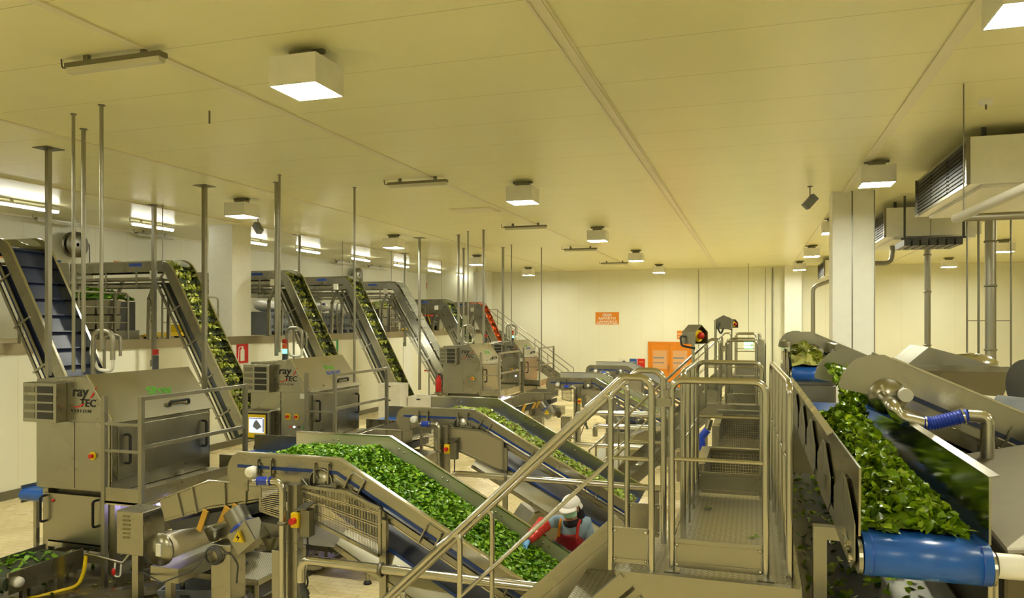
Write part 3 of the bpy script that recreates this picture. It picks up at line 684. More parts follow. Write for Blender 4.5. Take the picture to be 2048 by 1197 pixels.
# ------------------------------------------------------------------ belt elevators from the mezzanine
def elevator(Y, xs, xb, zb, xe, ze, lab, belt=None, produce=None, w=.62, cleats=True, ladder=False, sheet=False):
    y0, y1 = Y-w/2, Y+w/2
    belt = belt or ('obelt' if produce else 'dblue')
    raw = fillet([(xs, 0, zb), (xb, 0, zb), (xe, 0, ze)], .28, 6)
    P = [(p.x, p.z) for p in raw]; PM = [(xs, zb), (xb, zb), (xe, ze)]; L = plen(P); Lh = xb-xs
    t = thing('belt_elevator', lab, 'conveyor', (xb, Y, ZM), 'steep belt elevators from the mezzanine to the machines')
    MB().strip(P, -.12, .12, y0-.03, y0).build('side_plate', 'steel', t)
    MB().strip(P, -.12, .2, y1, y1+.03).build('side_plate', 'mirror', t)
    MB().strip(P, .12, .135, y0-.045, y0+.005).strip(P, .2, .215, y1-.005, y1+.045).build('edge_lip', 'tube', t)
    b = MB().strip(P, -.02, 0, y0+.002, y1-.002).strip(PM, -.40, -.38, y0+.02, y1-.02).build('belt', belt, t)
    if cleats:
        mb = MB(); s = Lh+.1
        while s < L-.05:
            c, tt = along(P, s); nx, nz = -tt[1], tt[0]
            mb.slab([(c[0]-tt[0]*.008, y0+.01, c[1]-tt[1]*.008), (c[0]+tt[0]*.008, y0+.01, c[1]+tt[1]*.008), (c[0]+tt[0]*.008+nx*.07, y0+.01, c[1]+tt[1]*.008+nz*.07), (c[0]-tt[0]*.008+nx*.07, y0+.01, c[1]-tt[1]*.008+nz*.07)], (0, w-.02, 0)); s += .36
        mb.build('belt_cleats', belt, b)
    for yy in (y0-.03, y1):
        MB().strip(PM, -.31, -.25, yy, yy+.03).strip(PM, -.50, -.44, yy, yy+.03).build('frame_rail', 'steel', t)
    if sheet:
        Q = [p for p in P if p[0] > xb-.2]
        MB().strip(PM, -.5, -.12, y0-.02, y0-.004).build('cover_panel', 'sheet', t)
        c, tt = along(P, Lh+1.3); c2, _ = along(P, Lh+2.2)
        MB().slab([(c[0]-tt[1]*-.2, y0-.028, c[1]-.2*tt[0]), (c2[0]+tt[1]*.2, y0-.028, c2[1]-.2*tt[0]), (c2[0]+tt[1]*.34, y0-.028, c2[1]-.34*tt[0]), (c[0]+tt[1]*.34, y0-.028, c[1]-.34*tt[0])], (0, .006, 0)).build('slot', 'grille', t)
    s = .35
    while s < L-.1:
        c, tt = along(P, s); nx, nz = -tt[1], tt[0]
        MB().bar((c[0]-nx*.08, y0-.045, c[1]-nz*.08), (c[0]-nx*.52, y0-.045, c[1]-nz*.52), .035, .03, (0, 1, 0)).build('cross_bracket', 'steel', t); s += .95
    if ladder:
        mb = MB(); s = Lh+.3
        while s < L-.1:
            c, tt = along(P, s); nx, nz = -tt[1], tt[0]; mb.bar((c[0]+nx*.2, y0, c[1]+nz*.2), (c[0]+nx*.2, y1, c[1]+nz*.2), .03, .03); s += .3
        MB().strip(P, .205, .212, y0, y1).build('cover_film', 'acrylic', t); mb.build('cover_strap', 'tube', t)
    for xx in (xs+.9, xb-.55):
        for yy in (y0-.02, y1+.02):
            MB().bar((xx, yy, ZM), (xx+.02, yy, zb-.75), .09, .06, (0, 1, 0)).bar((xx+.02, yy, zb-.78), (xx+.24, yy, zb-.28), .08, .06, (0, 1, 0)).box(xx-.09, xx+.09, yy-.06, yy+.06, ZM, ZM+.012).build('leg', 'steel', t)
    MB().box(xs-.3, xs+.12, y0-.06, y1+.06, zb-.55, zb+.16).build('motor_box', 'sheet', t, bevel=.015)
    c, tt = along(P, Lh+.25)
    MB().box(xb-.42, xb-.26, y0-.13, y0-.046, zb-.30, zb-.10).build('junction_box', 'offwhite', t, bevel=.01)
    mb = MB(); mb.box(xb-1.15, xb-.75, y0-.032, y0-.03, zb+.02, zb+.1); mb.build('maker_label', 'inkblue', t)
    MB().tube([(xb-.1, y0-.05, zb+.05), (xb-.1, y0-.05, ZC)], .012, 6).build('suspension_wire', 'dsteel', t)
    mb = MB(); c, tt = along(P, Lh+.1)
    mb.lathe([(.001, -.02), (.16, 0), (.22, .03)], (xb+.12, Y, zb+.08), (.5, 0, .9), 16); mb.build('clear_hood', 'acrylic', t)
    if produce:
        mb = MB(); s = Lh-.4; cnt = 0
        while s < L-.05:
            c, tt = along(P, s); nx, nz = -tt[1], tt[0]
            for i in range(produce[1]):
                ss = R.uniform(.0, .30)*(1-R.random()**2)+.02; h = R.uniform(.0, .15)*(1-ss/.4)
                yy = R.uniform(y0+.05, y1-.05)
                p = Vector((c[0]-tt[0]*ss+nx*h, yy, c[1]-tt[1]*ss+nz*h))
                leaf(mb, p, produce[2]*R.uniform(.7, 1.3), R.uniform(0, 6.3), R.gauss(.6, .8), R.gauss(0, .8))
            s += .36
        o = mb.build('carried_produce', produce[0]); tag(o, produce[3], 'produce', None, 'stuff')
    return t
elevator(11.0, -16.2, -13.55, 5.05, -11.75, 1.9, 'empty belt elevator with a dark navy cleated belt at the left edge', w=.75)
elevator(15.1, -16.7, -13.55, 4.93, -11.35, 1.0, 'belt elevator carrying bunches of greens down behind the nearest vision machine', produce=('endive', 75, .1, 'bunches of greens between the cleats of the second elevator'))
elevator(19.8, -16.6, -13.5, 4.98, -11.5, 1.1, 'belt elevator with leaves right of the left white column, behind the screen machine', produce=('endive', 50, .1, 'leaves carried by the elevator just right of the left white column'))
elevator(23.4, -17.2, -13.5, 5.0, -11.2, .6, 'belt elevator with leaves ending above the white crate stack', produce=('endive', 44, .1, 'leaves carried by the elevator ending above the white crates'))
elevator(27.3, -17.4, -13.6, 5.0, -11.2, 1.0, 'bare steel elevator with strapped clear cover, left of the third vision machine', ladder=True, belt='dsteel')
elevator(32.1, -16.5, -13.5, 4.42, -11.9, 1.6, 'elevator with a closed steel side and yellowish leaves behind the third machine', sheet=True, produce=('salad', 20, .1, 'yellowish leaves on the elevator behind the third vision machine'))
elevator(36.6, -17.0, -13.45, 4.40, -12.1, 1.6, 'farthest elevator, closed steel side, carrying orange carrots', sheet=True, produce=('carrot', 60, .16, 'orange carrots on the farthest elevator'))

# ------------------------------------------------------------------ mezzanine railings
def tube_rail(t, pts, r, name='top_rail', mat='tube', fr=.12): return MB().tube(fillet(pts, fr), r, 10).build(name, mat, t)
def mezz_rail(ya, yb, lab):
    x = XM-.06; t = thing('mezzanine_railing', lab, 'railing', (x, (ya+yb)/2, ZM), 'railings along the mezzanine edge')
    tube_rail(t, [(x, ya, ZM), (x, ya, ZM+1.12), (x, yb, ZM+1.12), (x, yb, ZM)], .024, 'top_rail', 'galv', .12)
    for z in (.42, .78): MB().tube([(x, ya, ZM+z), (x, yb, ZM+z)], .016, 8).build('mid_rail', 'galv', t)
    n = max(1, int((yb-ya)/1.6))
    for k in range(1, n+1):
        y = ya+(yb-ya)*k/(n+1); MB().cyl((x, y, ZM), (x, y, ZM+1.12), .02, 8).build('post', 'galv', t)
segs = [(11.6, 14.4, 'railing between the navy belt elevator and the second elevator'), (15.5, 17.6, 'short railing beside the second elevator, left of the white column'),
        (19.0, 19.35, None), (20.3, 22.9, 'railing in front of the grey pallet boxes'), (23.95, 26.8, 'railing right of the fourth elevator'), (27.9, 31.6, 'railing between the bare steel elevator and the closed one'), (32.6, 36.1, 'railing between the last two elevators')]
for a_, b_, l_ in segs:
    if l_: mezz_rail(a_, b_, 'grey tube ' + l_)
x = XM-.06
# stairs down from the mezzanine along the back wall
def rail_run(t, p, q, h, name, r=.022):
    p, q = Vector(p), Vector(q); MB().tube([p+Vector((0, 0, h)), q+Vector((0, 0, h))], r, 8).build(name, 'galv', t)
s0 = Vector((XM+.9, 0, ZM)); s1 = Vector((XM+.9+4.3, 0, .05))
t = thing('mezzanine_stairs', 'grey steel stairs with handrails descending along the cream back wall', 'stairs', (XM+3, 38.4, 0))
for yy in (37.75, 39.05):
    MB().bar((s0.x, yy, s0.z-.12), (s1.x, yy, s1.z+.08), .03, .26, (0, 0, 1)).build('stringer', 'dsteel', t)
    for h in (1.05, .72, .4): rail_run(t, (s0.x, yy, s0.z), (s1.x, yy, s1.z), h, 'handrail' if h > 1 else 'mid_rail', .024 if h > 1 else .016)
    for k in range(5):
        c = s0.lerp(s1, k/4); MB().cyl((c.x, yy, c.z), (c.x, yy, c.z+1.05), .022, 8).build('post', 'galv', t)
for k in range(1, 15):
    c = s0.lerp(s1, k/15); MB().box(c.x-.13, c.x+.13, 37.77, 39.03, c.z-.03, c.z).build('tread', 'cheq', t)
t = thing('stair_landing', 'steel landing at the top of the mezzanine stairs', 'landing', (XM+.45, 38.4, ZM-.1))
MB().box(XM+.045, XM+.9, 37.7, 39.1, ZM-.1, ZM).build('deck', 'dsteel', t)
for (a_, b_) in (((XM+.06, 37.75), (XM+.9, 37.75)), ((XM-.1, 39.08), (XM+.9, 39.08))):
    for h in (1.1, .74, .4): MB().tube([(*a_, ZM+h), (*b_, ZM+h)], .022 if h > 1 else .015, 8).build('rail', 'galv', t)
    for c in (a_, b_): MB().cyl((*c, ZM), (*c, ZM+1.1), .022, 8).build('post', 'galv', t)
mezz_rail(37.3, 37.7, 'grey tube short railing beside the top of the mezzanine stairs')

# ------------------------------------------------------------------ things on the mezzanine
# grey pallet boxes with white bags
def palletbox(x, y, lab):
    t = thing('pallet_box', lab, 'pallet box', (x, y, ZM), 'grey pallet boxes on the mezzanine'); a, b2, z = .5, .6, ZM
    mb = MB()
    for dy in (-b2+.08, 0, b2-.08): mb.box(x-a, x+a, y+dy-.08, y+dy+.08, z, z+.13)
    mb.box(x-a, x+a, y-b2, y+b2, z+.13, z+.17)
    for q_ in ((x-a, x-a+.03, y-b2, y+b2), (x+a-.03, x+a, y-b2, y+b2), (x-a+.03, x+a-.03, y-b2, y-b2+.03), (x-a+.03, x+a-.03, y+b2-.03, y+b2)): mb.box(*q_, z+.17, z+.76)
    for k in range(6): yk = y-b2+.1+k*.2; mb.box(x+a, x+a+.02, yk-.02, yk+.02, z+.17, z+.74)
    mb.box(x+a, x+a+.03, y-b2, y+b2, z+.70, z+.76)
    mb.build('box_shell', 'greyp', t)
    for za in (.54, .22): MB().box(x+a+.001, x+a+.012, y-b2+.08, y+b2-.08, z+za, z+za+.1).build('vent_strip', 'dgreyp', t)
    return t
pb = palletbox(-15.5, 21.4, 'grey pallet box farthest left, right of the white column behind the third elevator')
for dy, l_ in ((3.2, 'grey pallet box in the middle, under the white bag with the blue print'), (4.45, 'grey pallet box farthest right, left of the bare steel elevator')): dup(pb, (0, dy, 0), l_)
for (dx, y, s_, l_) in ((0, 21.4, 1, 'puffy white bag on the leftmost pallet box'), (0, 24.6, .95, 'puffy white bag with a blue print on the middle pallet box'), (0, 25.85, 1.0, 'big puffy white bag on the rightmost pallet box')):
    o_ = MB(); o_.ball((-15.5+dx, y, ZM+.96), .36*s_, .48*s_, .2*s_, 20, 12)
    o_.v = [p + (p-Vector((-15.5+dx, y, ZM+.96)))*.22*mnoise.noise(p*4.0) for p in o_.v]; t = thing('plastic_bag', l_, 'bag', (-15.5+dx, y, ZM+.76), 'white bags on the pallet boxes'); o_.build('bag_film', 'bag', t)
    if 'blue' in l_: MB().ball((-15.5+dx+.24, y-.1, ZM+1.08), .06, .1, .05).build('blue_print', 'inkblue', t)
# multi-head hoppers loaded with greens
def hopper(x, y, k, lab, gl, ax):
    t = thing('produce_hopper', lab, 'hopper', (x, y, ZM), 'ribbed hoppers on the mezzanine'); c = Vector((x, y, 0))
    U = Vector((1, 0, 0)) if ax == 'x' else Vector((0, 1, 0)); V = Vector((0, -1, 0)) if ax == 'x' else Vector((1, 0, 0)); Z = Vector((0, 0, 1))
    P = lambda a, b, z: c+U*a+V*b+Z*(ZM+z)
    MB().obox(P(0, 0, .11), U*.9, V*.5, Z*.11).build('base_tray', 'dsteel', t)
    for zz in (.25, .62):
        for i in range(5):
            a = -.85+i*.36; MB().slab([P(a, .1, zz), P(a+.28, .1, zz), P(a+.33, .1, zz+.34), P(a-.05, .1, zz+.34)], V*.4).build('bucket', 'galv', t)
    MB().obox(P(0, -.16, .58), U*.85, V*.26, Z*.36).build('core', 'dgreyp', t)
    for a in (-.98, .96):  MB().obox(P(a, .33, .55), U*.025, V*.03, Z*.55).build('frame_post', 'dsteel', t)
    hx, hy = (.85, .45) if ax == 'x' else (.45, .85)
    heap('greens_heap', lambda X_, Y_: ZM+.98+.26*max(0, 1-((X_-x)/(hx+.05))**2)*max(0, 1-((Y_-y)/(hy+.05))**2) + .03*mnoise.noise(Vector((X_*7, Y_*7, 1))), x-hx, x+hx, y-hy, y+hy, 16, 16, 260, .12, 'herb' if k else 'salad', None, gl, 'produce')
hopper(-15.75, 14.75, 1, 'ribbed steel hopper heaped with green leaves under the second elevator', 'green leaves heaped on the hopper under the second elevator', 'x')
hopper(-15.2, 28.7, 0, 'ribbed steel hopper with yellowish leaves right of the bare steel elevator', 'yellowish leaves on the hopper right of the bare steel elevator', 'y')
# yellow hand truck forks
def forks(x, y, lab):
    t = thing('pallet_truck', lab, 'pallet truck', (x, y, ZM), 'yellow pallet trucks')
    for dx in (-.2, .2): MB().prism([(y-.55, ZM+.05), (y+.55, ZM+.06), (y+.55, ZM+.16), (y-.2, ZM+.15), (y-.55, ZM+.09)], 'x', x+dx-.08, x+dx+.08).build('fork', 'yellow', t)
    MB().box(x-.3, x+.3, y+.55, y+.7, ZM+.05, ZM+.36).build('truck_body', 'yellow', t)
    for dx in (-.15, .15): MB().cyl((x+dx-.04, y+.6, ZM+.06), (x+dx+.04, y+.6, ZM+.06), .06, 12).build('wheel', 'black', t)
    MB().cyl((x-.2, y-.48, ZM+.04), (x-.12, y-.48, ZM+.04), .04, 10).cyl((x+.12, y-.48, ZM+.04), (x+.2, y-.48, ZM+.04), .04, 10).build('front_roller', 'black', t)
forks(-14.75, 16.0, 'yellow pallet truck lying on the mezzanine beside the second elevator')
forks(-14.75, 31.0, 'yellow pallet truck on the far mezzanine beside the elevator with yellowish leaves')
t = thing('barrow', 'small dark machine with a yellow handle on the far mezzanine', 'machine', (-15.5, 34.4, ZM)); yb = 34.0
MB().box(-15.8, -15.2, yb, yb+1.1, ZM+.2, ZM+.7).build('machine_body', 'dgreyp', t, bevel=.03); MB().tube([(-15.2, yb+.1, ZM+.3), (-15.3, yb-.5, ZM+1.5)], .03, 8).build('handle', 'yellow', t)
for yw in (yb+.2, yb+.9): MB().cyl((-15.82, yw, ZM+.12), (-15.18, yw, ZM+.12), .12, 14).build('wheel', 'black', t)
MB().box(-15.7, -15.3, yb+.2, yb+.9, ZM+.7, ZM+.95).build('red_cover', 'red', t)
t = thing('floor_channel', 'low steel edge channel lying on the mezzanine at the left edge', 'channel', (-14.9, 9, ZM)); MB().box(-15.6, -14.6, 4, 10.2, ZM, ZM+.07).build('channel', 'fascia', t)

# ------------------------------------------------------------------ vision sorters
def raytec(x1, y0, lab, screen=False, beacon=None, uvl=True):
    W_, D = 1.36, 1.95; x0 = x1-W_; y1 = y0+D; zt = 2.84
    t = thing('vision_sorter', lab, 'sorting machine', (x0+W_/2, y0+D/2, 0), 'stainless vision sorters')
    # legs and base frame
    for xx in (x0+.06, x1-.1):
        for yy in (y0+.05, y1-.12):
            lg = MB().box(xx, xx+.1, yy, yy+.1, .10, 1.22).build('leg', 'steel', t); MB().cyl((xx+.05, yy+.05, 0), (xx+.05, yy+.05, .1), .022, 8).cyl((xx+.05, yy+.05, 0), (xx+.05, yy+.05, .02), .05, 10).build('foot', 'black', lg)
    for z in (.22, ): MB().box(x0+.16, x1-.1, y0+.06, y0+.12, z, z+.09).box(x0+.07, x0+.13, y0+.15, y1-.12, z, z+.09).box(x1-.09, x1-.03, y0+.15, y1-.12, z, z+.09).build('base_rail', 'sheet', t)
    MB().box(x0+.16, x1-.1, y0+.04, y0+.16, .40, .47).build('cross_tray', 'tube', t)
    MB().box(x0+.05, x1-.02, y0+.16, y1, .46, 1.22).build('lower_body', 'dsteel', t)
    # lower front hatch
    hp = MB().box(x0+.1, x1-.1, y0+.03, y0+.05, .50, 1.16).build('lower_hatch', 'sheet', t)
    for xx in (x0+.13, x1-.28):
        MB().tube(fillet([(xx, y0+.03, 1.12), (xx, y0-.05, 1.12), (xx, y0-.05, .76), (xx, y0+.03, .76)], .05), .018, 8).build('handle', 'black', hp)
    for xx in (x0+.28, x1-.36): MB().ball((xx, y0+.02, 1.06), .022, .022, .022, 8, 6).build('red_knob', 'red', hp)
    # main cabinet: gable seen from the front
    zs = 2.22; xg = x1-.46
    sec = [(x0, 1.24), (x1, 1.24), (x1, zs), (xg, zt), (x0, zt-.06)]
    MB().prism(sec, 'y', y0, y1).build('cabinet', 'steel', t, bevel=.01)
    # hood skin and its frame edge
    hd = Vector((x1-xg, 0, zs-zt)); nrm = Vector((zt-zs, 0, x1-xg)).normalized()
    a = Vector((xg, y0-.02, zt)); b_ = Vector((x1, y0-.02, zs))
    hood = MB().slab([a+nrm*.004, b_+hd.normalized()*.04+nrm*.004, b_+hd.normalized()*.04+nrm*.028, a+nrm*.028], (0, D+.04, 0)).build('hood', 'sheet', t)
    MB().slab([a+nrm*.03, b_+nrm*.03, b_+nrm*.045, a+nrm*.045], (0, .03, 0)).build('hood_edge', 'tube', hood)
    c = Vector((x1-.04, y0+D*.66, zs+.08))+nrm*.03
    MB().tube(fillet([c+Vector((0, -.2, 0)), c+Vector((0, -.2, 0))+nrm*.05+Vector((-.03, 0, .04)), c+Vector((0, .2, 0))+nrm*.05+Vector((-.03, 0, .04)), c+Vector((0, .2, 0))], .04), .022, 8).build('handle', 'black', hood)
    MB().cyl(c+Vector((0, -.75, -.02))-nrm*.03, c+Vector((0, -.75, -.02))+nrm*.01, .02, 10).build('latch', 'tube', hood)
    # front joints as separate doors
    xm = x0+.72
    d1 = MB().box(x0+.02, xm-.006, y0-.018, y0-.001, 1.27, 2.20).build('front_door', 'steel', t, bevel=.004); d2 = MB().box(xm+.006, x1-.02, y0-.018, y0-.001, 1.27, 2.20).build('front_door', 'steel', t, bevel=.004)
    # air box with louvres
    vb = MB().box(x0-.05, x0+.56, y0-.17, y0-.001, 2.19, 2.74).build('air_box', 'steel', t, bevel=.006)
    for k in range(4):
        z = 2.24+k*.12
        MB().box(x0+.22, x0+.50, y0-.176, y0-.168, z, z+.095).build('dark_louvre', 'grille', vb)
        MB().box(x0-.02, x0+.17, y0-.176, y0-.168, z+.005, z+.085).build('louvre', 'dsteel', vb)
    # lettering on the gable
    yy = y0-.004; lx = x0+.64
    lg = []
    text('ray', .20, (lx+.02, yy, 2.555), XU, ZU, 'ink', t, 'lettering', .12, 1.1, bold=.022); text('TEC', .145, (lx+.15, yy, 2.415), XU, ZU, 'ink', t, 'lettering', .12, 1.1, bold=.022)
    text('V I S I O N', .062, (lx-.01, yy, 2.33), XU, ZU, 'ink', t, 'lettering', .12, 1.3)
    MB().prism([(lx+.34, 2.53), (lx+.39, 2.60), (lx+.46, 2.70), (lx+.455, 2.66), (lx+.41, 2.585), (lx+.365, 2.535)], 'y', yy-.003, yy).prism([(lx+.0, 2.405), (lx+.13, 2.415), (lx+.24, 2.46), (lx+.22, 2.43), (lx+.12, 2.395)], 'y', yy-.003, yy).build('red_swoosh', 'red', t)
    # lettering on the hood (reads along +y, up the slope)
    up = (-hd).normalized(); o = Vector((x1, y0+.95, zs))+up*.34+nrm*.03
    if screen or 'farthest' in lab:
        text('SPray', .14, o+up*.10, (0, 1, 0), up, 'spray', hood, 'lettering', 0, 1.15, bold=.02); text('BLUEIGHT', .11, o-up*.03+Vector((0, -.03, 0)), (0, 1, 0), up, 'inkblue', hood, 'lettering', 0, 1.1, bold=.02)
    else: text('SPray', .18, o+Vector((0, -.1, 0)), (0, 1, 0), up, 'spray', hood, 'lettering', 0, 1.2, bold=.02)
    # side (catwalk) doors
    sd = MB().box(x1+.001, x1+.018, y0+.10, y1-.05, 1.42, zs-.08).build('side_door', 'sheet', t, bevel=.004)
    for yy_ in (y0+.22, y1-.2):
        MB().tube(fillet([(x1+.018, yy_, 2.02), (x1+.10, yy_, 2.02), (x1+.10, yy_, 1.62), (x1+.018, yy_, 1.62)], .05), .02, 8).build('handle', 'black', sd)
    # main switch
    def estop(xx, zz, square=False):
        b2 = MB().cyl((xx, y0-.018, zz), (xx, y0-.03, zz), .058, 18).build('switch_plate', 'yellow', t) if not square else MB().box(xx-.055, xx+.055, y0-.028, y0-.018, zz-.06, zz+.06).build('switch_plate', 'yellow', t)
        MB().cyl((xx, y0-.028, zz), (xx, y0-.075, zz), .03, 12).build('switch_knob', 'red', b2)
    if screen:
        estop(xm+.17, 1.72, True); estop(xm+.36, 1.72)
        for (dx, mt) in ((.24, 'red'), (.33, 'led'), (.44, 'black'), (.53, 'green')): MB().cyl((xm+dx-.02, y0-.018, 1.52), (xm+dx-.02, y0-.03, 1.52), .019, 10).build('indicator', mt, t)
        sb = MB().box(x0-.02, x0+.60, y0-.20, y0-.02, 1.22, 1.84).build('screen_box', 'steel', t, bevel=.02)
        bz = MB().box(x0+.03, x0+.54, y0-.212, y0-.201, 1.27, 1.79).build('bezel', 'black', sb, bevel=.012)
        MB().box(x0+.06, x0+.51, y0-.218, y0-.212, 1.30, 1.76).build('yellow_frame', 'yellow', bz)
        MB().box(x0+.13, x0+.48, y0-.224, y0-.218, 1.40, 1.70).build('screen', 'lcd', bz)
        MB().prism([(x0+.22, 1.52), (x0+.32, 1.46), (x0+.42, 1.52), (x0+.36, 1.60), (x0+.30, 1.66), (x0+.25, 1.60)], 'y', y0-.227, y0-.224).box(x0+.45, x0+.475, y0-.227, y0-.224, 1.42, 1.68).box(x0+.14, x0+.44, y0-.227, y0-.224, 1.675, 1.692).build('screen_graphics', 'greyp', bz)
        MB().box(x0+.27, x0+.35, y0-.222, y0-.218, 1.32, 1.37).build('bezel_mark', 'ink', bz)
        MB().box(x1-.20, x1-.05, y0-.021, y0-.018, 2.08, 2.18).build('paper_label', 'white', t)
    elif 'farthest' in lab:
        estop(xm+.17, 1.72); estop(xm+.38, 1.72)
        MB().cyl((xm+.32, y0-.018, 1.5), (xm+.32, y0-.03, 1.5), .03, 10).build('indicator', 'led', t); MB().box(x1-.2, x1-.05, y0-.021, y0-.018, 2.06, 2.18).build('paper_label', 'white', t)
    else: estop(xm+.33, 1.74)
    if beacon:
        bx, by, mats = beacon; z = zt-.03
        MB().cyl((bx, by, z), (bx, by, z+.14), .05, 12).build('beacon_base', 'dgreyp', t)
        for k, mt in enumerate(mats): MB().cyl((bx, by, z+.14+k*.1), (bx, by, z+.23+k*.1), .05, 14).build('beacon_lens', mt, t)
    # cable loop on the roof
    lx, ly = x0+.5, y0+.5
    MB().tube(fillet([(lx, ly, zt-.08), (lx, ly, zt+.62), (lx+.36, ly, zt+.62), (lx+.36, ly, zt+.2)], .14), .035, 10).tube(fillet([(lx+.1, ly+.1, zt-.08), (lx+.1, ly+.1, zt+.56), (lx+.40, ly+.1, zt+.56), (lx+.40, ly+.1, zt+.25)], .1), .022, 8).build('conduit_loop', 'galv', t)
    MB().tube(fillet([(lx+.36, ly, zt+.22), (lx+.36, ly, zt+.03), (lx+.06, ly+.02, zt+.05), (lx-.06, ly+.02, zt+.3), (lx-.02, ly+.02, zt+.5)], .12), .025, 8).build('cable_bundle', 'offwhite', t)
    # catwalk
    cx0, cx1, cy0, cy1, cz = x1+.02, x1+.66, y0-.16, y1+.02, 1.24
    ct = thing('inspection_catwalk', lab.replace('vision sorter', 'catwalk on the right of the vision sorter', 1) if False else 'railed steel catwalk ' + CW[lab], 'catwalk', (cx0, cy0, cz-.12), 'catwalks beside the sorters')
    MB().box(cx0, cx1, cy0, cy1, cz-.04, cz).build('deck', 'cheq', ct)
    MB().box(cx1, cx1+.02, cy0, cy1, cz-.08, cz+.13).box(cx0, cx1, cy0-.02, cy0, cz-.08, cz+.13).build('toe_board', 'steel', ct)
    MB().box(cx1-.04, cx1+.04, cy0, cy1, cz-.10, cz-.05).box(cx0, cx1, cy0-.02, cy0+.05, cz-.10, cz-.05).build('deck_beam', 'tube', ct)
    for (xx, yy_) in ((cx1, cy0), (cx1, cy1), (cx0+.02, cy0)):
        zz0 = 0 if xx < cx1-.1 else cz-.14
        MB().bar((xx, yy_, zz0), (xx, yy_, cz+1.36), .06, .06, (0, 1, 0)).build('post', 'galv', ct)
    for h in (1.33, .68): MB().bar((cx1, cy0, cz+h), (cx1, cy1, cz+h), .05, .05).build('side_rail', 'galv', ct)
    for h in (.98, .62): MB().bar((cx0+.02, cy0, cz+h), (cx1, cy0, cz+h), .05, .03).build('end_rail', 'galv', ct)
    if uvl:
        u = thing('inspection_lamp', 'violet-white lamp glowing under the catwalk ' + CW[lab], 'lamp', (x1+.3, y0+.5, .98), 'violet lamps in the sorters')
        MB().slab([(x1+.04, y0+.30, .86), (x1+.30, y0+.30, .96), (x1+.30, y0+.42, 1.12), (x1+.04, y0+.42, 1.02)], (0, .012, 0)).slab([(x1+.36, y0+.34, .80), (x1+.85, y0+.34, .98), (x1+.85, y0+.44, 1.16), (x1+.36, y0+.44, 1.06)], (0, .012, 0)).build('glow_panel', 'uv', u)
        MB().slab([(x1+.02, y0+.46, .78), (x1+.90, y0+.46, .9), (x1+.90, y0+.5, 1.15), (x1+.02, y0+.5, 1.1)], (0, .02, 0)).build('lamp_shade', 'dsteel', u)
    return t
L1 = 'vision sorter nearest the camera at left, with one yellow and red switch'
L2 = 'vision sorter with a yellow-framed screen, second from the left'
L3 = 'third vision sorter, left of the two far ones, in mid distance'
L4 = 'farthest vision sorter, with a lit beacon on top'
CW = {L1: 'along the nearest vision sorter at left', L2: 'along the vision sorter with the screen', L3: 'along the third vision sorter in mid distance', L4: 'along the farthest vision sorter'}
XS = -8.36
raytec(XS, 8.1, L1, beacon=(XS-.95, 9.9, ('dgreyp', 'ledr')))
raytec(XS+.1, 12.75, L2, screen=True, beacon=(XS-.6, 12.95, ('ledg', 'ledo', 'ledr')))
raytec(XS, 22.8, L3, beacon=(XS-.5, 24.6, ('dgreyp', 'ledr')))
raytec(XS, 27.5, L4, beacon=(XS-.55, 27.8, ('ledg', 'ledo', 'ledr')), uvl=False)
# ------------------------------------------------------------------ inclined conveyors fed by the sorters
YC = 6.6
def pxz(px, py, Y): p = at(px, py, Y=Y); return (p.x, p.z)
def clamp(mb, c, tt, y, w=.16):
    nx, nz = -tt[1], tt[0]
    for k in (-1, 1):
        bx, bz = c[0]+tt[0]*w/2*k, c[1]+tt[1]*w/2*k
        mb.bar((bx+nx*.06, y-.03, bz+nz*.06), (bx-nx*.14, y-.03, bz-nz*.14), .014, .03, (0, 1, 0))
        mb.bar((bx+nx*.05, y, bz+nz*.05), (bx+nx*.05, y-.035, bz+nz*.05), .014, .014)
    mb.slab([(c[0]-tt[0]*w/2+nx*.02, y, c[1]-tt[1]*w/2+nz*.02), (c[0]+tt[0]*w/2+nx*.02, y, c[1]+tt[1]*w/2+nz*.02), (c[0]+tt[0]*w/2+nx*.075, y, c[1]+tt[1]*w/2+nz*.075), (c[0]-tt[0]*w/2+nx*.075, y, c[1]-tt[1]*w/2+nz*.075)], (0, -.012, 0))
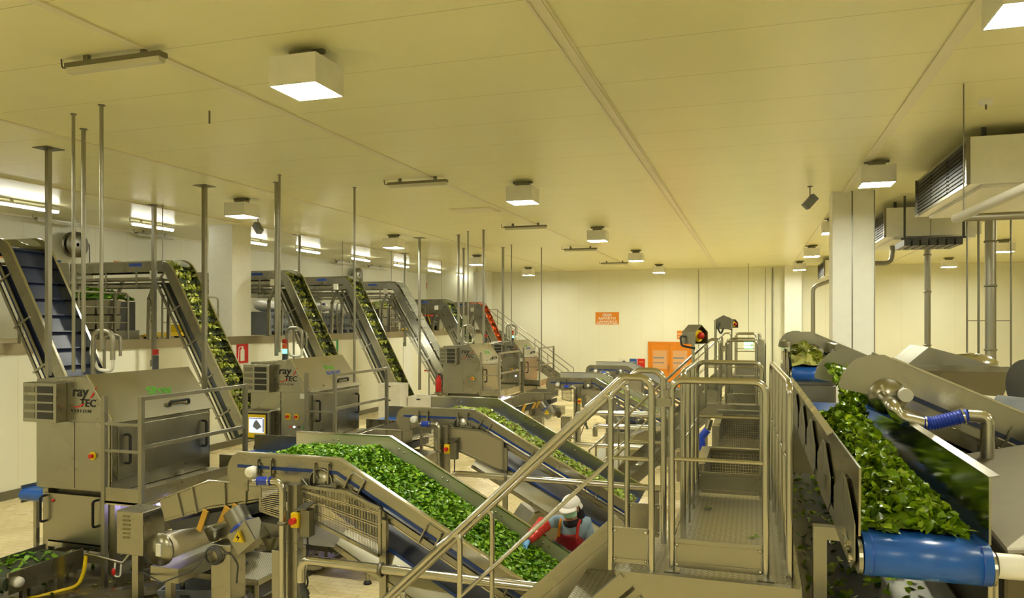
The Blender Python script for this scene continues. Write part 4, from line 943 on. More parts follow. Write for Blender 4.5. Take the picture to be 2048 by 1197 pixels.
def conveyor(D, lab, word, guard='wire', full=True, dz=0, wallm='liner'):
    dx, dy = D; y0 = YC+dy; y1 = y0+1.03
    raw = fillet([(-5.12+dx, 0, 2.12+dz), (-3.94+dx, 0, 2.12+dz), (-1.5+dx, 0, .81+dz)], .12, 3); P = [(p.x, p.z) for p in raw]; L = plen(P); Lh = 1.18
    Q = [(-5.12+dx, 2.12+dz), (-3.94+dx, 2.12+dz), (-1.5+dx, .81+dz)]
    sh = lambda pts: [(p[0]+dx, p[1]+dz) for p in pts]
    t = thing('incline_conveyor', lab, 'conveyor', (-3.6+dx, y0+.5, 0), 'inclined conveyors down to the walkway')
    MB().prism(band(Q, -.03, .105), 'y', y0-.025, y0).build('side_wall', 'steel', t)
    MB().prism(band(Q, .105, .12), 'y', y0-.04, y0+.012).prism(band(Q, .17, .185), 'y', y1-.012, y1+.04).build('wall_lip', 'tube', t)
    MB().prism(band(Q, -.03, .17), 'y', y1, y1+.025).build('side_wall', wallm, t)
    b = MB().prism(band(P, -.045, -.012), 'y', y0-.032, y1-.005).build('belt', 'navy', t)
    MB().prism(band(P[2:], -.40, -.38), 'y', y0+.0, y1-.02).build('return_belt', 'dblue', b)
    MB().prism(band(P[3:], -.405, -.375), 'y', y0-.012, y0-.001).build('belt_edge', 'navy', b)
    MB().prism(band(Q, -.14, -.085), 'y', y0-.03, y0).build('frame_rail', 'steel', t); MB().prism(band(Q, -.14, -.085), 'y', y1, y1+.03).build('frame_rail', 'steel', t)
    MB().prism(band(P[3:], -.165, -.15), 'y', y0-.02, y0+.02).build('light_strip', 'tube', t)
    # head plate
    hp = [(477,931),(478,949),(483,958),(521,969),(585,971),(615,1007),(693,1013),(707,972),(692,959),(665,941),(506,932)]
    MB().prism(sh([pxz(a, c, 6.57) for a, c in hp]), 'y', y0-.022, y0-.008).build('head_plate', 'steel', t); MB().prism(sh([pxz(a, c, 6.57) for a, c in hp]), 'y', y1+.008, y1+.02).build('head_plate', 'steel', t)
    MB().lathe([(.001, 0), (.115, 0), (.115, .96), (.001, .96)], (-5.05+dx, y0+.03, 2.0+dz), (0, 1, 0), 20).build('head_roller', 'roller', t)
    n_ = 10; MB().prism([(-5.1+dx-.15*math.sin(math.pi*k/n_), 2.03+dz+.195*math.cos(math.pi*k/n_)) for k in range(n_+1)] + [(-5.0+dx, 1.835+dz), (-5.0+dx, 2.225+dz)], 'y', y0-.024, y0-.002).build('head_cheek', 'steel', t)
    c = at(640, 965, Y=6.55); c = Vector((c.x+dx, y0-.03, c.z+dz))
    MB().lathe([(.001, 0), (.13, 0), (.13, .008), (.001, .008)], c, (0, -1, 0), 24).tube([c+Vector((.13*math.cos(k*.2618), -.012, .13*math.sin(k*.2618))) for k in range(24)], .007, 6, True).build('inspection_cover', 'sheet', t)
    mb = MB()
    for a in (0, 2.1, 4.2): mb.cyl(c+Vector((.06*math.cos(a), -.008, .06*math.sin(a))), c+Vector((.06*math.cos(a), -.03, .06*math.sin(a))), .012, 8)
    mb.cyl(c+Vector((.16, -.0, -.03)), c+Vector((.16, -.05, -.03)), .04, 12).tube(fillet([c+Vector((-.2, -.03, .02)), c+Vector((-.1, -.05, -.06)), c+Vector((.05, -.05, -.02)), c+Vector((.16, -.05, -.03))], .05), .008, 6); mb.build('cover_fastener', 'dsteel', t)
    # cap, clamps
    cp = at(500, 945, Y=6.5); MB().lathe([(.001, -.02), (.05, -.02), (.055, -.01), (.055, .10)], (cp.x+dx, y0-.10, cp.z+dz), (0, 1, 0), 18).build('roller_cap', 'white', t)
    for s in (.35, 1.02, 1.42, 2.35, 3.3):
        if s < L-.1: mb = MB(); cc, tt = along(P, s); clamp(mb, cc, tt, y0-.026); mb.build('wall_clamp', 'steel', t)
    mb = MB()
    for s in (.5, 1.3, 1.9, 2.6, 3.2):
        for e in (0, .07): cc, tt = along(P, s+e); mb.ball((cc[0]-tt[1]*.11, y1-.006, cc[1]+tt[0]*.11), .012, .008, .012, 8, 5)
    mb.build('wall_bolts', 'tube', t)
    # side guard under the belt
    gp = sh([pxz(a, c_, 6.5) for a, c_ in ((585, 971), (693, 984), (760, 1019), (760, 1112), (585, 1022))]); yg = y0-.1
    V = [Vector((p[0], yg, p[1])) for p in gp]
    mb = MB()
    for i in range(5): mb.bar(V[i], V[(i+1) % 5], .03, .03, (0, 1, 0))
    g = mb.build('guard_frame', 'steel', t)
    if guard == 'wire':
        mb = MB(); xa, xb_ = V[0].x, V[2].x
        def lim(x):
            top = V[0].z+(V[1].z-V[0].z)*(x-V[0].x)/(V[1].x-V[0].x) if x < V[1].x else V[1].z+(V[2].z-V[1].z)*(x-V[1].x)/(V[2].x-V[1].x)
            bot = V[4].z+(V[3].z-V[4].z)*(x-V[4].x)/(V[3].x-V[4].x); return bot, top
        for k in range(1, 58):
            x = xa+(xb_-xa)*k/58; lo, hi = lim(x); mb.bar((x, yg, lo), (x, yg, hi), .005, .005, (0, 1, 0))
        for f_ in (.3, .36, .6, .66, .88, .92): mb.bar(V[4].lerp(V[0], f_)+Vector((0, -.006, 0)), V[3].lerp(V[2], f_)+Vector((0, -.006, 0)), .008, .008)
        mb.build('wire_grille', 'tube', g)
    else: MB().slab(V, (0, .003, 0)).build('perforated_panel', 'perf', g)
    for (a, c_) in ((V[4], V[4]+Vector((-.02, .1, 0))), (V[3], V[3]+Vector((0, .1, .0)))): pass
    g2 = sh([pxz(a, c_, 6.5) for a, c_ in ((521, 973), (562, 973), (562, 1036), (521, 1022))]); V2 = [Vector((p[0], yg, p[1])) for p in g2]; mb = MB()
    for i in range(4): mb.bar(V2[i], V2[(i+1) % 4], .02, .02, (0, 1, 0))
    g = mb.build('guard_frame', 'steel', t); mb = MB()
    for k in range(1, 14): mb.bar(V2[3].lerp(V2[0], k/14), V2[2].lerp(V2[1], k/14), .008, .006, (0, 1, 0))
    mb.build('slatted_grille', 'tube', g)
    # pan below the return run
    i0 = Vector((V[2].x-.05, 0, 0)).x; R0, _ = along(Q, Lh+.35); R1, _ = along(Q, L-.02)
    u = Vector((R1[0]-R0[0], 0, R1[1]-R0[1])).normalized(); nn = Vector((-u.z, 0, u.x))
    a0 = Vector((R0[0], 0, R0[1])); a1 = Vector((R1[0], 0, R1[1]))
    A = lambda base, y, d: Vector((base.x, y, base.z)) - nn*d
    sk = [(y0+.06, .415), (y0+.03, .47), (y0+.0, .53), (y0-.03, .59), (y0-.05, .65)]
    for (ya_, da_), (yb_, db_) in zip(sk, sk[1:]): pass
    mb = MB(); mb.add([p for ya_, da_ in sk for p in (A(a0, ya_, da_), A(a1, ya_, da_))], [(2*i, 2*i+1, 2*i+3, 2*i+2) for i in range(len(sk)-1)], True); mb.slab([A(a0, y1, .64), A(a1, y1, .64), A(a1, y0-.05, .65), A(a0, y0-.05, .65)], nn*-.004); mb.build('drip_pan', 'sheet', t)
    MB().slab([A(a0, y0-.075, .64), A(a1, y0-.075, .64), A(a1, y0-.075, .69), A(a0, y0-.075, .69)], (0, .02, 0)).build('pan_edge', 'steel', t)
    for (px, yy) in ((768, y0-.07), (880, y1+.06)):
        x = at(px, 1000, Y=yy-dy).x+dx; s = (x-Q[1][0])/(Q[2][0]-Q[1][0]); zt_ = Q[1][1]+(Q[2][1]-Q[1][1])*s
        MB().box(x-.035, x+.035, yy-.03, yy+.03, .03, zt_-.15).box(x-.08, x+.08, yy-.08, yy+.08, 0, .03).build('leg', 'steel', t)
    # main post carrying the head, with isolator switch
    p = at(590, 1000, Y=6.45); px_, pz = p.x+dx, p.z+dz
    MB().box(px_-.055, px_+.055, y0-.20, y0-.09, .03, 1.98+dz).box(px_-.1, px_+.1, y0-.25, y0-.04, 0, .03).build('head_post', 'steel', t)
    q = at(584, 1045, Y=6.3); sw = MB().box(q.x+dx-.05, q.x+dx+.03, y0-.25, y0-.203, q.z+dz-.07, q.z+dz+.07).build('switch_plate', 'yellow', t)
    MB().cyl((q.x+dx-.01, y0-.25, q.z+dz), (q.x+dx-.01, y0-.30, q.z+dz), .032, 12).build('switch_knob', 'red', sw)
    MB().slab([(q.x+dx+.0, y0-.26, q.z+dz+.1), (q.x+dx+.13, y0-.26, q.z+dz+.12), (q.x+dx+.15, y0-.12, q.z+dz+.16), (q.x+dx+.02, y0-.12, q.z+dz+.14)], (0, 0, .01)).box(q.x+dx+.04, q.x+dx+.14, y0-.22, y0-.12, q.z+dz-.16, q.z+dz+.1).build('switch_housing', 'dsteel', t)
    MB().tube(fillet([(q.x+dx+.09, y0-.17, q.z+dz-.14), (q.x+dx+.09, y0-.17, q.z+dz-.35), (q.x+dx+.03, y0-.17, q.z+dz-.45), (q.x+dx+.12, y0-.2, q.z+dz-.6), (q.x+dx+.0, y0-.2, q.z+dz-.9)], .08), .01, 6).build('cable', 'black', t)
    # water pipe with blue coupling
    w_ = thing('rinse_pipe', 'upright steel pipe with a blue hose coupling at the head of ' + word, 'pipe', (0, 0, 0), 'rinse pipes at the conveyor heads')
    yy = 6.33; a, b2, c2, d2 = (at(508, 962, Y=yy), at(556, 963, Y=yy), at(565, 985, Y=yy), at(566, 1240, Y=yy)); off = Vector((dx, dy, dz))
    c2.x = d2.x = at(565, 990, Y=yy).x; e2 = Vector((c2.x, yy, b2.z))
    MB().tube(fillet([a+off, e2+off, Vector((c2.x, yy, .0))+Vector((dx, dy, 0))], .09, 6), .034, 12).build('pipe_body', 'tube', w_)
    s0 = a.lerp(b2, .1)+off; s1 = a.lerp(b2, .72)+off
    cpn = MB().cyl(s0, s1, .043, 14).build('blue_coupling', 'bluep', w_)
    for s_ in (.1, .9): m_ = s0.lerp(s1, s_); MB().cyl(m_-Vector((.008, 0, 0)), m_+Vector((.008, 0, 0)), .048, 14).build('clip', 'tube', cpn)
    for z in (.6, 1.6): MB().lathe([(.034, 0), (.05, 0), (.05, .03), (.034, .03)], (c2.x+dx, yy+dy, z+dz*.5), n=12).build('pipe_clip', 'dsteel', w_)
    # long low drain pipe
    dpp = thing('drain_pipe', 'long horizontal steel pipe with a bent end crossing in front of ' + word, 'pipe', (0, 0, 0), 'long drain pipes')
    yy = 6.28; z = 1.295; l0 = at(603, 1150, Y=yy).x
    pts = [(l0+dx, yy+dy, 1.08), (l0+dx, yy+dy, z), (-.95+dx, yy+dy, z-.02)]
    MB().tube(fillet(pts, .12, 6), .045, 12).build('pipe_body', 'tube', dpp)
    MB().cyl((l0+dx, yy+dy, 1.08), (l0+dx+.1, yy+dy, .82), .028, 10).cyl((l0+dx+.03, yy+dy, 1.0), (l0+dx+.05, yy+dy, .95), .04, 10).build('hose_tail', 'dgreyp', dpp)
    xs_ = at(762, 1138, Y=yy).x
    MB().lathe([(.045, -.015), (.062, -.015), (.062, .015), (.045, .015)], (xs_+dx, yy+dy, z-.005), (1, 0, 0), 14).box(xs_+dx-.015, xs_+dx+.015, yy+dy-.02, yy+dy+.29, z-.08, z-.055).build('pipe_clamp', 'dsteel', dpp)
    MB().box(-1.12+dx, -1.06+dx, yy+dy-.03, yy+dy+.03, 0, z-.06).build('pipe_stand', 'steel', dpp)
    return t
T1 = conveyor((0, 0), 'inclined conveyor full of dark green leaves in the foreground, ending beside the worker', 'the nearest green conveyor')
T2 = conveyor((-.18, 4.27), 'second inclined conveyor with a thin strip of mixed salad', 'the second conveyor', guard='perf', wallm='steel')
T3 = conveyor((.0, 12.7), 'third inclined conveyor with a pale salad strip, behind the second', 'the third conveyor', guard='perf', dz=-.12)
T4 = conveyor((.1, 17.2), 'farthest inclined conveyor, empty, near the orange door', 'the farthest conveyor', guard='perf', dz=-.05)
def bed(D, dz, half, hgt, y_a, y_b, x_a, x_b):
    dx, dy = D
    def f(x, y):
        xx = x-dx
        base = 2.12 if xx < -3.94 else 2.12-(xx+3.94)*.5369
        e = min((y-y_a-dy)/half, (y_b+dy-y)/half, 1.0); e2 = min((xx-x_a)/.12, 1)
        return base+dz-.01+hgt*max(0, min(1, e))**.6*max(0, e2)*(.75+.5*mnoise.noise(Vector((x*3.1, y*3.1, 2))))
    return f
heap('green_leaf_bed', bed((0, 0), 0, .10, .085, YC+.01, YC+1.02, -5.0, -1.5), -5.0, -1.52, YC+.02, YC+1.01, 60, 20, 9000, .058, 'herb', None, 'dense bed of green leaves on the nearest inclined conveyor', 'leaves', flat=.55)
heap('salad_strip', bed((-.18, 4.27), 0, .14, .075, YC+.16, YC+.76, -4.6, -1.5), -4.75, -1.7, YC+4.44, YC+5.02, 50, 12, 2600, .07, 'salad', None, 'strip of pale mixed salad on the second inclined conveyor', 'leaves', flat=.6)
heap('salad_strip', bed((0, 12.7), -.12, .2, .06, YC+.3, YC+.9, -4.2, -1.6), -4.2, -1.6, YC+13.0, YC+13.6, 30, 8, 500, .08, 'salad', None, 'sparse pale leaves on the third inclined conveyor', 'leaves', flat=.6)
# ------------------------------------------------------------------ shaker troughs
def shaker(D, word, dz=0):
    off = Vector((D[0], D[1], dz)); Yn = 7.15
    t = thing('shaker_trough', 'ribbed steel shaker trough feeding ' + word, 'shaker', (-6+D[0], Yn+D[1]+.4, 0), 'shaker troughs')
    W3 = lambda px, py, Y=Yn: at(px, py, Y=Y)+off
    top = [W3(318, 1000), W3(420, 962), W3(522, 972)]; bot = [W3(522, 1003), W3(420, 1018), W3(330, 1044)]
    MB().slab(top+bot, (0, .012, 0)).build('side_wall', 'sheet', t); MB().slab([p+Vector((0, .78, .03)) for p in top+bot], (0, .012, 0)).build('side_wall', 'sheet', t)
    MB().tube([p+Vector((0, -.004, 0)) for p in top], .014, 8).build('trough_edge', 'tube', t)
    lo = bot[::-1]
    MB().slab([lo[0]+Vector((0, 0, .03)), lo[1]+Vector((0, 0, .03)), lo[1]+Vector((0, .78, .06)), lo[0]+Vector((0, .78, .06))], (0, 0, -.01)).slab([lo[1]+Vector((0, 0, .03)), lo[2]+Vector((0, 0, .03)), lo[2]+Vector((0, .78, .06)), lo[1]+Vector((0, .78, .06))], (0, 0, -.01)).build('trough_floor', 'dsteel', t)
    for (a, b2) in (((355, 985), (366, 1034)), ((385, 975), (395, 1027)), ((450, 966), (452, 1012)), ((492, 970), (492, 1006))): MB().bar(W3(*a)+Vector((0, -.012, 0)), W3(*b2)+Vector((0, -.012, 0)), .02, .02, (0, 1, 0)).build('rib', 'sheet', t)
    MB().slab([W3(338, 1046), W3(520, 1006), W3(520, 1026), W3(430, 1050), W3(345, 1062)], (0, .7, 0)).build('under_frame', 'dgreyp', t)
    for (a, b2) in (((398, 1062), (412, 1022)), ((440, 1050), (455, 1015)), ((458, 1046), (472, 1010))):
        MB().bar(W3(*a, Yn-.02), W3(*b2, Yn-.02), .07, .02, (0, 1, 0)).build('leaf_spring', 'ochre', t)
    a = W3(330, 1040, 7.1); d = W3(400, 1012, 7.9)
    # drive motor
    c = W3(490, 1060, 6.95); ax = Vector((.62, -.1, -.75)).normalized()
    mt = MB().obox(c+ax*.08, ax*.13, ax.cross(Vector((0, 1, 0)))*.15, ax.cross(ax.cross(Vector((0, 1, 0))))*.12).build('motor_box', 'sheet', t, bevel=.012); MB().cyl(c-ax*.25, c-ax*.05, .13, 18).build('motor_barrel', 'dsteel', mt)
    MB().cyl(c-ax*.06, c-ax*.03, .145, 18).build('blue_collar', 'bluep', mt)
    wv = c+ax*.08+Vector((-.02, -.15, .02))
    q = MB().slab([wv+Vector((-.07, 0, -.05)), wv+Vector((.07, 0, -.05)), wv+Vector((0, 0, .07))], (0, .03, 0)).build('hazard_sign', 'yellow', mt)
    MB().slab([wv+Vector((.005, -.003, .04)), wv+Vector((-.025, -.003, -.005)), wv+Vector((0, -.003, -.005)), wv+Vector((-.01, -.003, -.04)), wv+Vector((.025, -.003, .008)), wv+Vector((.0, -.003, .008))], (0, .004, 0)).build('bolt_symbol', 'ink', q)
    MB().slab([W3(420, 1052, 7.05), W3(470, 1036, 7.05), W3(556, 1050, 7.05), W3(556, 1090, 7.05), W3(440, 1092, 7.05), W3(418, 1075, 7.05)], (0, .5, 0)).build('base_beam', 'steel', t)
    for (x_, tp) in ((457, 1084), (578, 1096)):
        p = W3(x_, tp, 7.0); pt = thing('machine_pedestal', 'square steel pedestal, %s of the shaker feeding %s' % ('left one' if x_ < 500 else 'right one', word), 'pedestal', (p.x, p.y, 0), 'square steel pedestals')
        MB().box(p.x-.13, p.x+.13, p.y-.13, p.y+.13, .5, p.z).build('pedestal_body', 'steel', pt, bevel=.008); MB().lathe([(.16, .46), (.2, .46), (.2, .5), (.15, .5)], (p.x, p.y, 0), n=22).lathe([(.001, .44), (.2, .44), (.2, .46), (.001, .46)], (p.x, p.y, 0), n=22).build('flange', 'tube', pt)
        MB().cyl((p.x, p.y, 0), (p.x, p.y, .44), .13, 18).build('round_foot', 'steel', pt)
    for (x_, y_) in ((428, 1068), (543, 1085)):
        p = W3(x_, y_, 6.98); MB().lathe([(.11, .06), (.05, -.08), (.001, -.08)], p, n=4).build('spring_cup', 'dsteel', t)
    return t
shaker((0, 0), 'the nearest green conveyor'); shaker((-.18, 4.3), 'the second conveyor'); shaker((.0, 12.7), 'the third conveyor', -.12)
# electrical box and cream roller by the nearest machine
t = thing('control_box', 'steel box with louvre slots standing under the nearest catwalk', 'box', at(262, 1115, Y=7.0) )
a = at(233, 1021, Y=7.0); b_ = at(290, 1115, Y=7.0)
MB().box(a.x, b_.x-.03, 7.0, 7.34, b_.z, a.z).build('box_body', 'steel', t, bevel=.01); mb = MB()
for k in range(6): z = a.z-.07-k*.05; mb.slab([(a.x+.1, 6.985, z), (a.x+.2, 6.985, z), (a.x+.2, 6.997, z+.022), (a.x+.1, 6.997, z+.022)], (0, .004, 0))
mb.build('louvre', 'tube', t)
MB().bar((a.x+.17, 7.15, b_.z), (a.x+.17, 7.15, 0), .09, .09, (0, 1, 0)).build('stand', 'steel', t)
t = thing('take_up_roller', 'long cream roller under the shaker trough of the nearest line', 'roller', at(350, 1075, X=-6.62))
p = Vector((-6.55, 7.05, .95)); q = Vector((-6.55, 8.6, .95))
MB().cyl(p, q, .15, 22).build('roller_drum', 'roller', t); MB().lathe([(.001, -.03), (.19, -.03), (.19, 0), (.001, 0)], p, (0, 1, 0), 22).build('end_plate', 'steel', t); MB().box(p.x-.03, p.x+.03, p.y-.05, p.y-.03, p.z-.07, p.z+.07).build('white_bracket', 'white', t)
MB().box(p.x-.2, p.x+.2, 7.1, 8.6, .55, .72).build('tray', 'sheet', t)
for yy in (7.2, 8.5): MB().box(p.x-.04, p.x+.04, yy-.04, yy+.04, 0, .55).build('stand', 'steel', t)
t = thing('floor_frame', 'low steel beam frame lying on the floor under the nearest machine', 'frame', (-6.9, 8.3, 0))
MB().bar((-8.1, 7.2, .12), (-5.9, 9.4, .12), .12, .12).build('beam', 'steel', t); MB().bar((-8.2, 8.0, .12), (-6.9, 9.6, .12), .1, .12).build('beam', 'dsteel', t); MB().bar((-9.9, 6.75, .12), (-7.5, 6.8, .12), .12, .12).build('beam', 'steel', t)
t = thing('floor_shade_sheet', 'dark sheet added for the wet, shaded floor under the nearest machine', 'basin', (-8.2, 8.4, 0))  # added sheet, darkens the wet, shaded floor below the machine
MB().box(-10.6, -6.0, 6.5, 10.4, 0, .03).build('shade_sheet', 'wet', t); MB().box(-10.6, -6.0, 6.46, 6.5, 0, .07).box(-6.0, -5.96, 6.5, 10.4, 0, .07).build('shade_sheet_rim', 'dkst', t)
heap('stray_leaves', lambda X_, Y_: .035, -10.5, -6.1, 6.6, 10.3, 2, 2, 160, .08, 'spinach', None, 'leaf scraps on the added dark floor sheet under the nearest machine', 'leaves')
# cable coil
c = at(428, 1112, Y=6.85); t = thing('coiled_cable', 'dark cable coil hanging on the left pedestal of the nearest line', 'cable', c-Vector((0, 0, .12)))
mb = MB()
for k in range(3): mb.tube([c+Vector(((.11-.012*k)*math.cos(i*.3307), -.02*k, (.10-.01*k)*math.sin(i*.3307))) for i in range(19)], .009, 6, True)
mb.build('coil', 'dgreyp', t); MB().tube(fillet([c+Vector((.1, 0, .02)), c+Vector((.22, .0, .05)), c+Vector((.3, .02, -.08)), c+Vector((.28, .02, -.28))], .08), .01, 6).tube(fillet([c+Vector((-.1, 0, -.02)), c+Vector((-.3, .0, -.2)), c+Vector((-.8, .1, -.42)), c+Vector((-1.3, .3, -.4))], .15), .01, 6).build('cable_tail', 'dgreyp', t)
# chequered steps
def step(x0, x1, y0, y1, z, lab):
    t = thing('chequer_step', lab, 'platform', ((x0+x1)/2, (y0+y1)/2, 0), 'low chequer-plate steps')
    MB().box(x0, x1, y0, y1, z-.012, z).build('plate', 'cheq', t); MB().box(x0, x1, y0-.012, y0, z-.07, z).box(x1, x1+.012, y0, y1, z-.07, z).box(x0, x1, y1, y1+.012, z-.07, z).build('plate_rim', 'steel', t)
    for xx in (x0+.08, x1-.08):
        for yy in (y0+.08, y1-.08): l = MB().cyl((xx, yy, .05), (xx, yy, z-.012), .03, 10).build('leg', 'steel', t); MB().lathe([(.02, .05), (.05, .03), (.06, 0), (.001, 0)], (xx, yy, 0), n=12).build('rubber_foot', 'black', l)
step(-6.9, -5.65, 7.62, 8.55, .5, 'chequer-plate step under the nearest shaker trough'); step(-6.4, -4.95, 9.1, 10.3, .48, 'chequer-plate step behind the nearest conveyor head'); 
c = Vector((-6.2, 8.05, .5)); t = thing('prop_stand', 'small strut with a dark foot standing on the chequer-plate step', 'strut', c); MB().bar(c+Vector((0, 0, .05)), c+Vector((-.12, 0, .42)), .04, .04).build('strut', 'steel', t); MB().lathe([(.02, .07), (.07, .03), (.08, 0), (.001, 0)], c, n=4).build('foot', 'dgreyp', t)
# folded chutes on the floor
def chute(c, yaw, s, lab):
    t = thing('steel_chute', lab, 'chute', c, 'folded steel chutes on the floor'); c = Vector(c)
    ca, sa = math.cos(yaw), math.sin(yaw); P = lambda x, y, z: c+Vector((x*ca-y*sa, x*sa+y*ca, z))*s
    MB().add([P(-.7, -.45, 0), P(.75, -.45, 0), P(.75, .45, 0), P(-.7, .45, 0), P(-.15, -.45, .75), P(.75, -.45, .95), P(.75, .45, .95), P(-.15, .45, .75)], [(0, 3, 2, 1), (4, 5, 6, 7), (0, 1, 5, 4), (1, 2, 6, 5), (2, 3, 7, 6), (3, 0, 4, 7)]).build('chute_body', 'sheet', t)
    MB().bar(P(-.71, -.46, .01), P(-.15, -.46, .76), .03, .02, (0, 1, 0)).bar(P(-.15, -.46, .76), P(.75, -.46, .96), .03, .02, (0, 1, 0)).build('folded_edge', 'tube', t)
chute((-3.35, 7.6, 0), .5, .95, 'folded steel chute under the nearest inclined conveyor'); chute((-3.35, 11.6, 0), .6, .8, 'folded steel chute under the second inclined conveyor'); chute((-3.0, 18.7, 0), .9, 1.1, 'folded steel chute by the white pipes in front of the third conveyor')
# yellow hose and its valve
q = at(172, 1112, Y=7.85)
t = thing('yellow_hose', 'yellow water hose hanging from a valve in front of the nearest machine', 'hose', (q.x, q.y, 0))
MB().tube(fillet([q, q+Vector((-.01, -.02, -.2)), Vector((q.x-.06, q.y-.06, .05)), Vector((q.x-.3, q.y-.5, .022)), Vector((q.x-.9, q.y-.9, .022))], .15), .024, 10).build('hose', 'yellow', t)
MB().tube(fillet([q, q+Vector((.03, 0, .03)), q+Vector((.62, 0, -.04)), q+Vector((.68, .1, .1))], .03), .018, 8).build('valve_pipe', 'tube', t); MB().bar(q+Vector((.02, -.01, .05)), q+Vector((.16, -.02, .12)), .02, .012).build('valve_lever', 'black', t)
MB().ball(q+Vector((.5, -.03, -.16)), .03, .02, .05).build('red_tap', 'red', t); MB().tube(fillet([q+Vector((.5, 0, -.03)), q+Vector((.5, -.02, -.22)), q+Vector((.6, -.02, -.22)), q+Vector((.6, 0, -.03))], .04), .012, 6).build('looped_hose', 'offwhite', t)
# grey crate on the floor
def crate(x, y, z, yaw, sx, sy, h, mat, lab, grp):
    t = thing('plastic_crate', lab, 'crate', (x, y, z), grp); ca, sa = math.cos(yaw), math.sin(yaw)
    def wall(x0, x1, y0, y1, z0, z1, mb):
        vs = [(a, b2, c) for c in (z0, z1) for (a, b2) in ((x0, y0), (x1, y0), (x1, y1), (x0, y1))]
        mb.add([(x+a*ca-b2*sa, y+a*sa+b2*ca, z+c) for a, b2, c in vs], [(0,3,2,1),(4,5,6,7),(0,1,5,4),(1,2,6,5),(2,3,7,6),(3,0,4,7)])
    mb = MB(); w2 = .015; wall(-sx, sx, -sy, sy, 0, w2, mb); wall(-sx, sx, -sy, -sy+w2, w2, h, mb); wall(-sx, sx, sy-w2, sy, w2, h, mb); wall(-sx, -sx+w2, -sy+w2, sy-w2, w2, h, mb); wall(sx-w2, sx, -sy+w2, sy-w2, w2, h, mb)
    mb.build('crate_body', mat, t); mb = MB()
    for (a0, a1, b0, b1) in ((-sx-.015, sx+.015, -sy-.015, -sy), (-sx-.015, sx+.015, sy, sy+.015), (-sx-.015, -sx, -sy, sy), (sx, sx+.015, -sy, sy)): wall(a0, a1, b0, b1, h-.05, h, mb)
    mb.build('crate_rim', mat, t); mb = MB(); wall(-.06, .06, -sy-.018, -sy-.0151, h-.1, h-.06, mb); mb.build('hand_slot', 'dgreyp', t)
    return t
q = at(385, 1185, Z=.15); crate(q.x, q.y, 0, .35, .32, .24, .26, 'greyp', 'grey plastic crate on the floor under the nearest shaker trough', None)
# white crates stacked by the wall
def white_stack():
    q = at(787, 800, X=-10.6); k = 0
    for i, (dx, dy, n) in enumerate(((0, 0, 4), (.75, .25, 3))):
        for j in range(n):
            s = ['bottom', 'second', 'third', 'top'][j if j < n-1 else 3]
            crate(q.x+dx, q.y+dy*2, j*.42, 0, .36, .3, .42, 'offwhite', 'white crate, %s of the %s stack below the fourth elevator' % (s, 'taller left' if i == 0 else 'lower right'), 'white crates stacked below the fourth elevator')
white_stack()
# fire extinguisher and stand
q = at(877, 770, X=-11.6); z = q.z-.55
t = thing('fire_extinguisher', 'red fire extinguisher on a stand left of the third vision machine', 'fire extinguisher', (q.x, q.y, 0))
b0 = q.z-.28; MB().lathe([(.001, 0), (.11, 0), (.11, .5), (.06, .58), (.035, .6), (.035, .66), (.001, .66)], (q.x, q.y, b0), n=18).build('cylinder_body', 'red', t)
MB().box(q.x-.02, q.x+.1, q.y-.02, q.y+.02, b0+.66, b0+.72).tube(fillet([(q.x+.05, q.y, b0+.66), (q.x+.17, q.y, b0+.6), (q.x+.16, q.y, b0+.2)], .06), .014, 6).build('valve_and_hose', 'black', t); MB().bar((q.x-.13, q.y+.05, 0), (q.x-.13, q.y+.05, b0+.7), .04, .04, (0, 1, 0)).box(q.x-.13, q.x+.1, q.y-.1, q.y+.1, b0-.04, b0).build('stand', 'dsteel', t)
q = at(858, 742, X=-12.2); t = thing('hydrant_pipe', 'thin upright pipe with a red crossbar left of the red extinguisher', 'pipe', (q.x, q.y, 0)); MB().cyl((q.x, q.y, 0), (q.x, q.y, q.z+.45), .025, 8).build('riser', 'dsteel', t); MB().cyl((q.x-.2, q.y, q.z), (q.x+.2, q.y, q.z), .03, 8).build('red_bar', 'red', t)
# pale pipes and low rails in front of the third conveyor
t = thing('pipe_run', 'pair of pale horizontal pipes in front of the third conveyor', 'pipe', (-2.6, 17.5, 0))
for (pya, xa, xb) in ((825, 1155, 1360), (852, 1190, 1350), (889, 1145, 1370)):
    a = at(xa, pya, Y=17.2); b_ = at(xb, pya+4, Y=17.2); MB().tube(fillet([(a.x, 17.2, a.z-.25), (a.x, 17.2, a.z), (b_.x, 17.2, a.z)], .1), .06, 10).build('pipe_body', 'tube', t)
for xx in (-3.2, -1.6): MB().box(xx-.04, xx+.04, 17.16, 17.24, 0, 1.5).build('pipe_stand', 'steel', t)
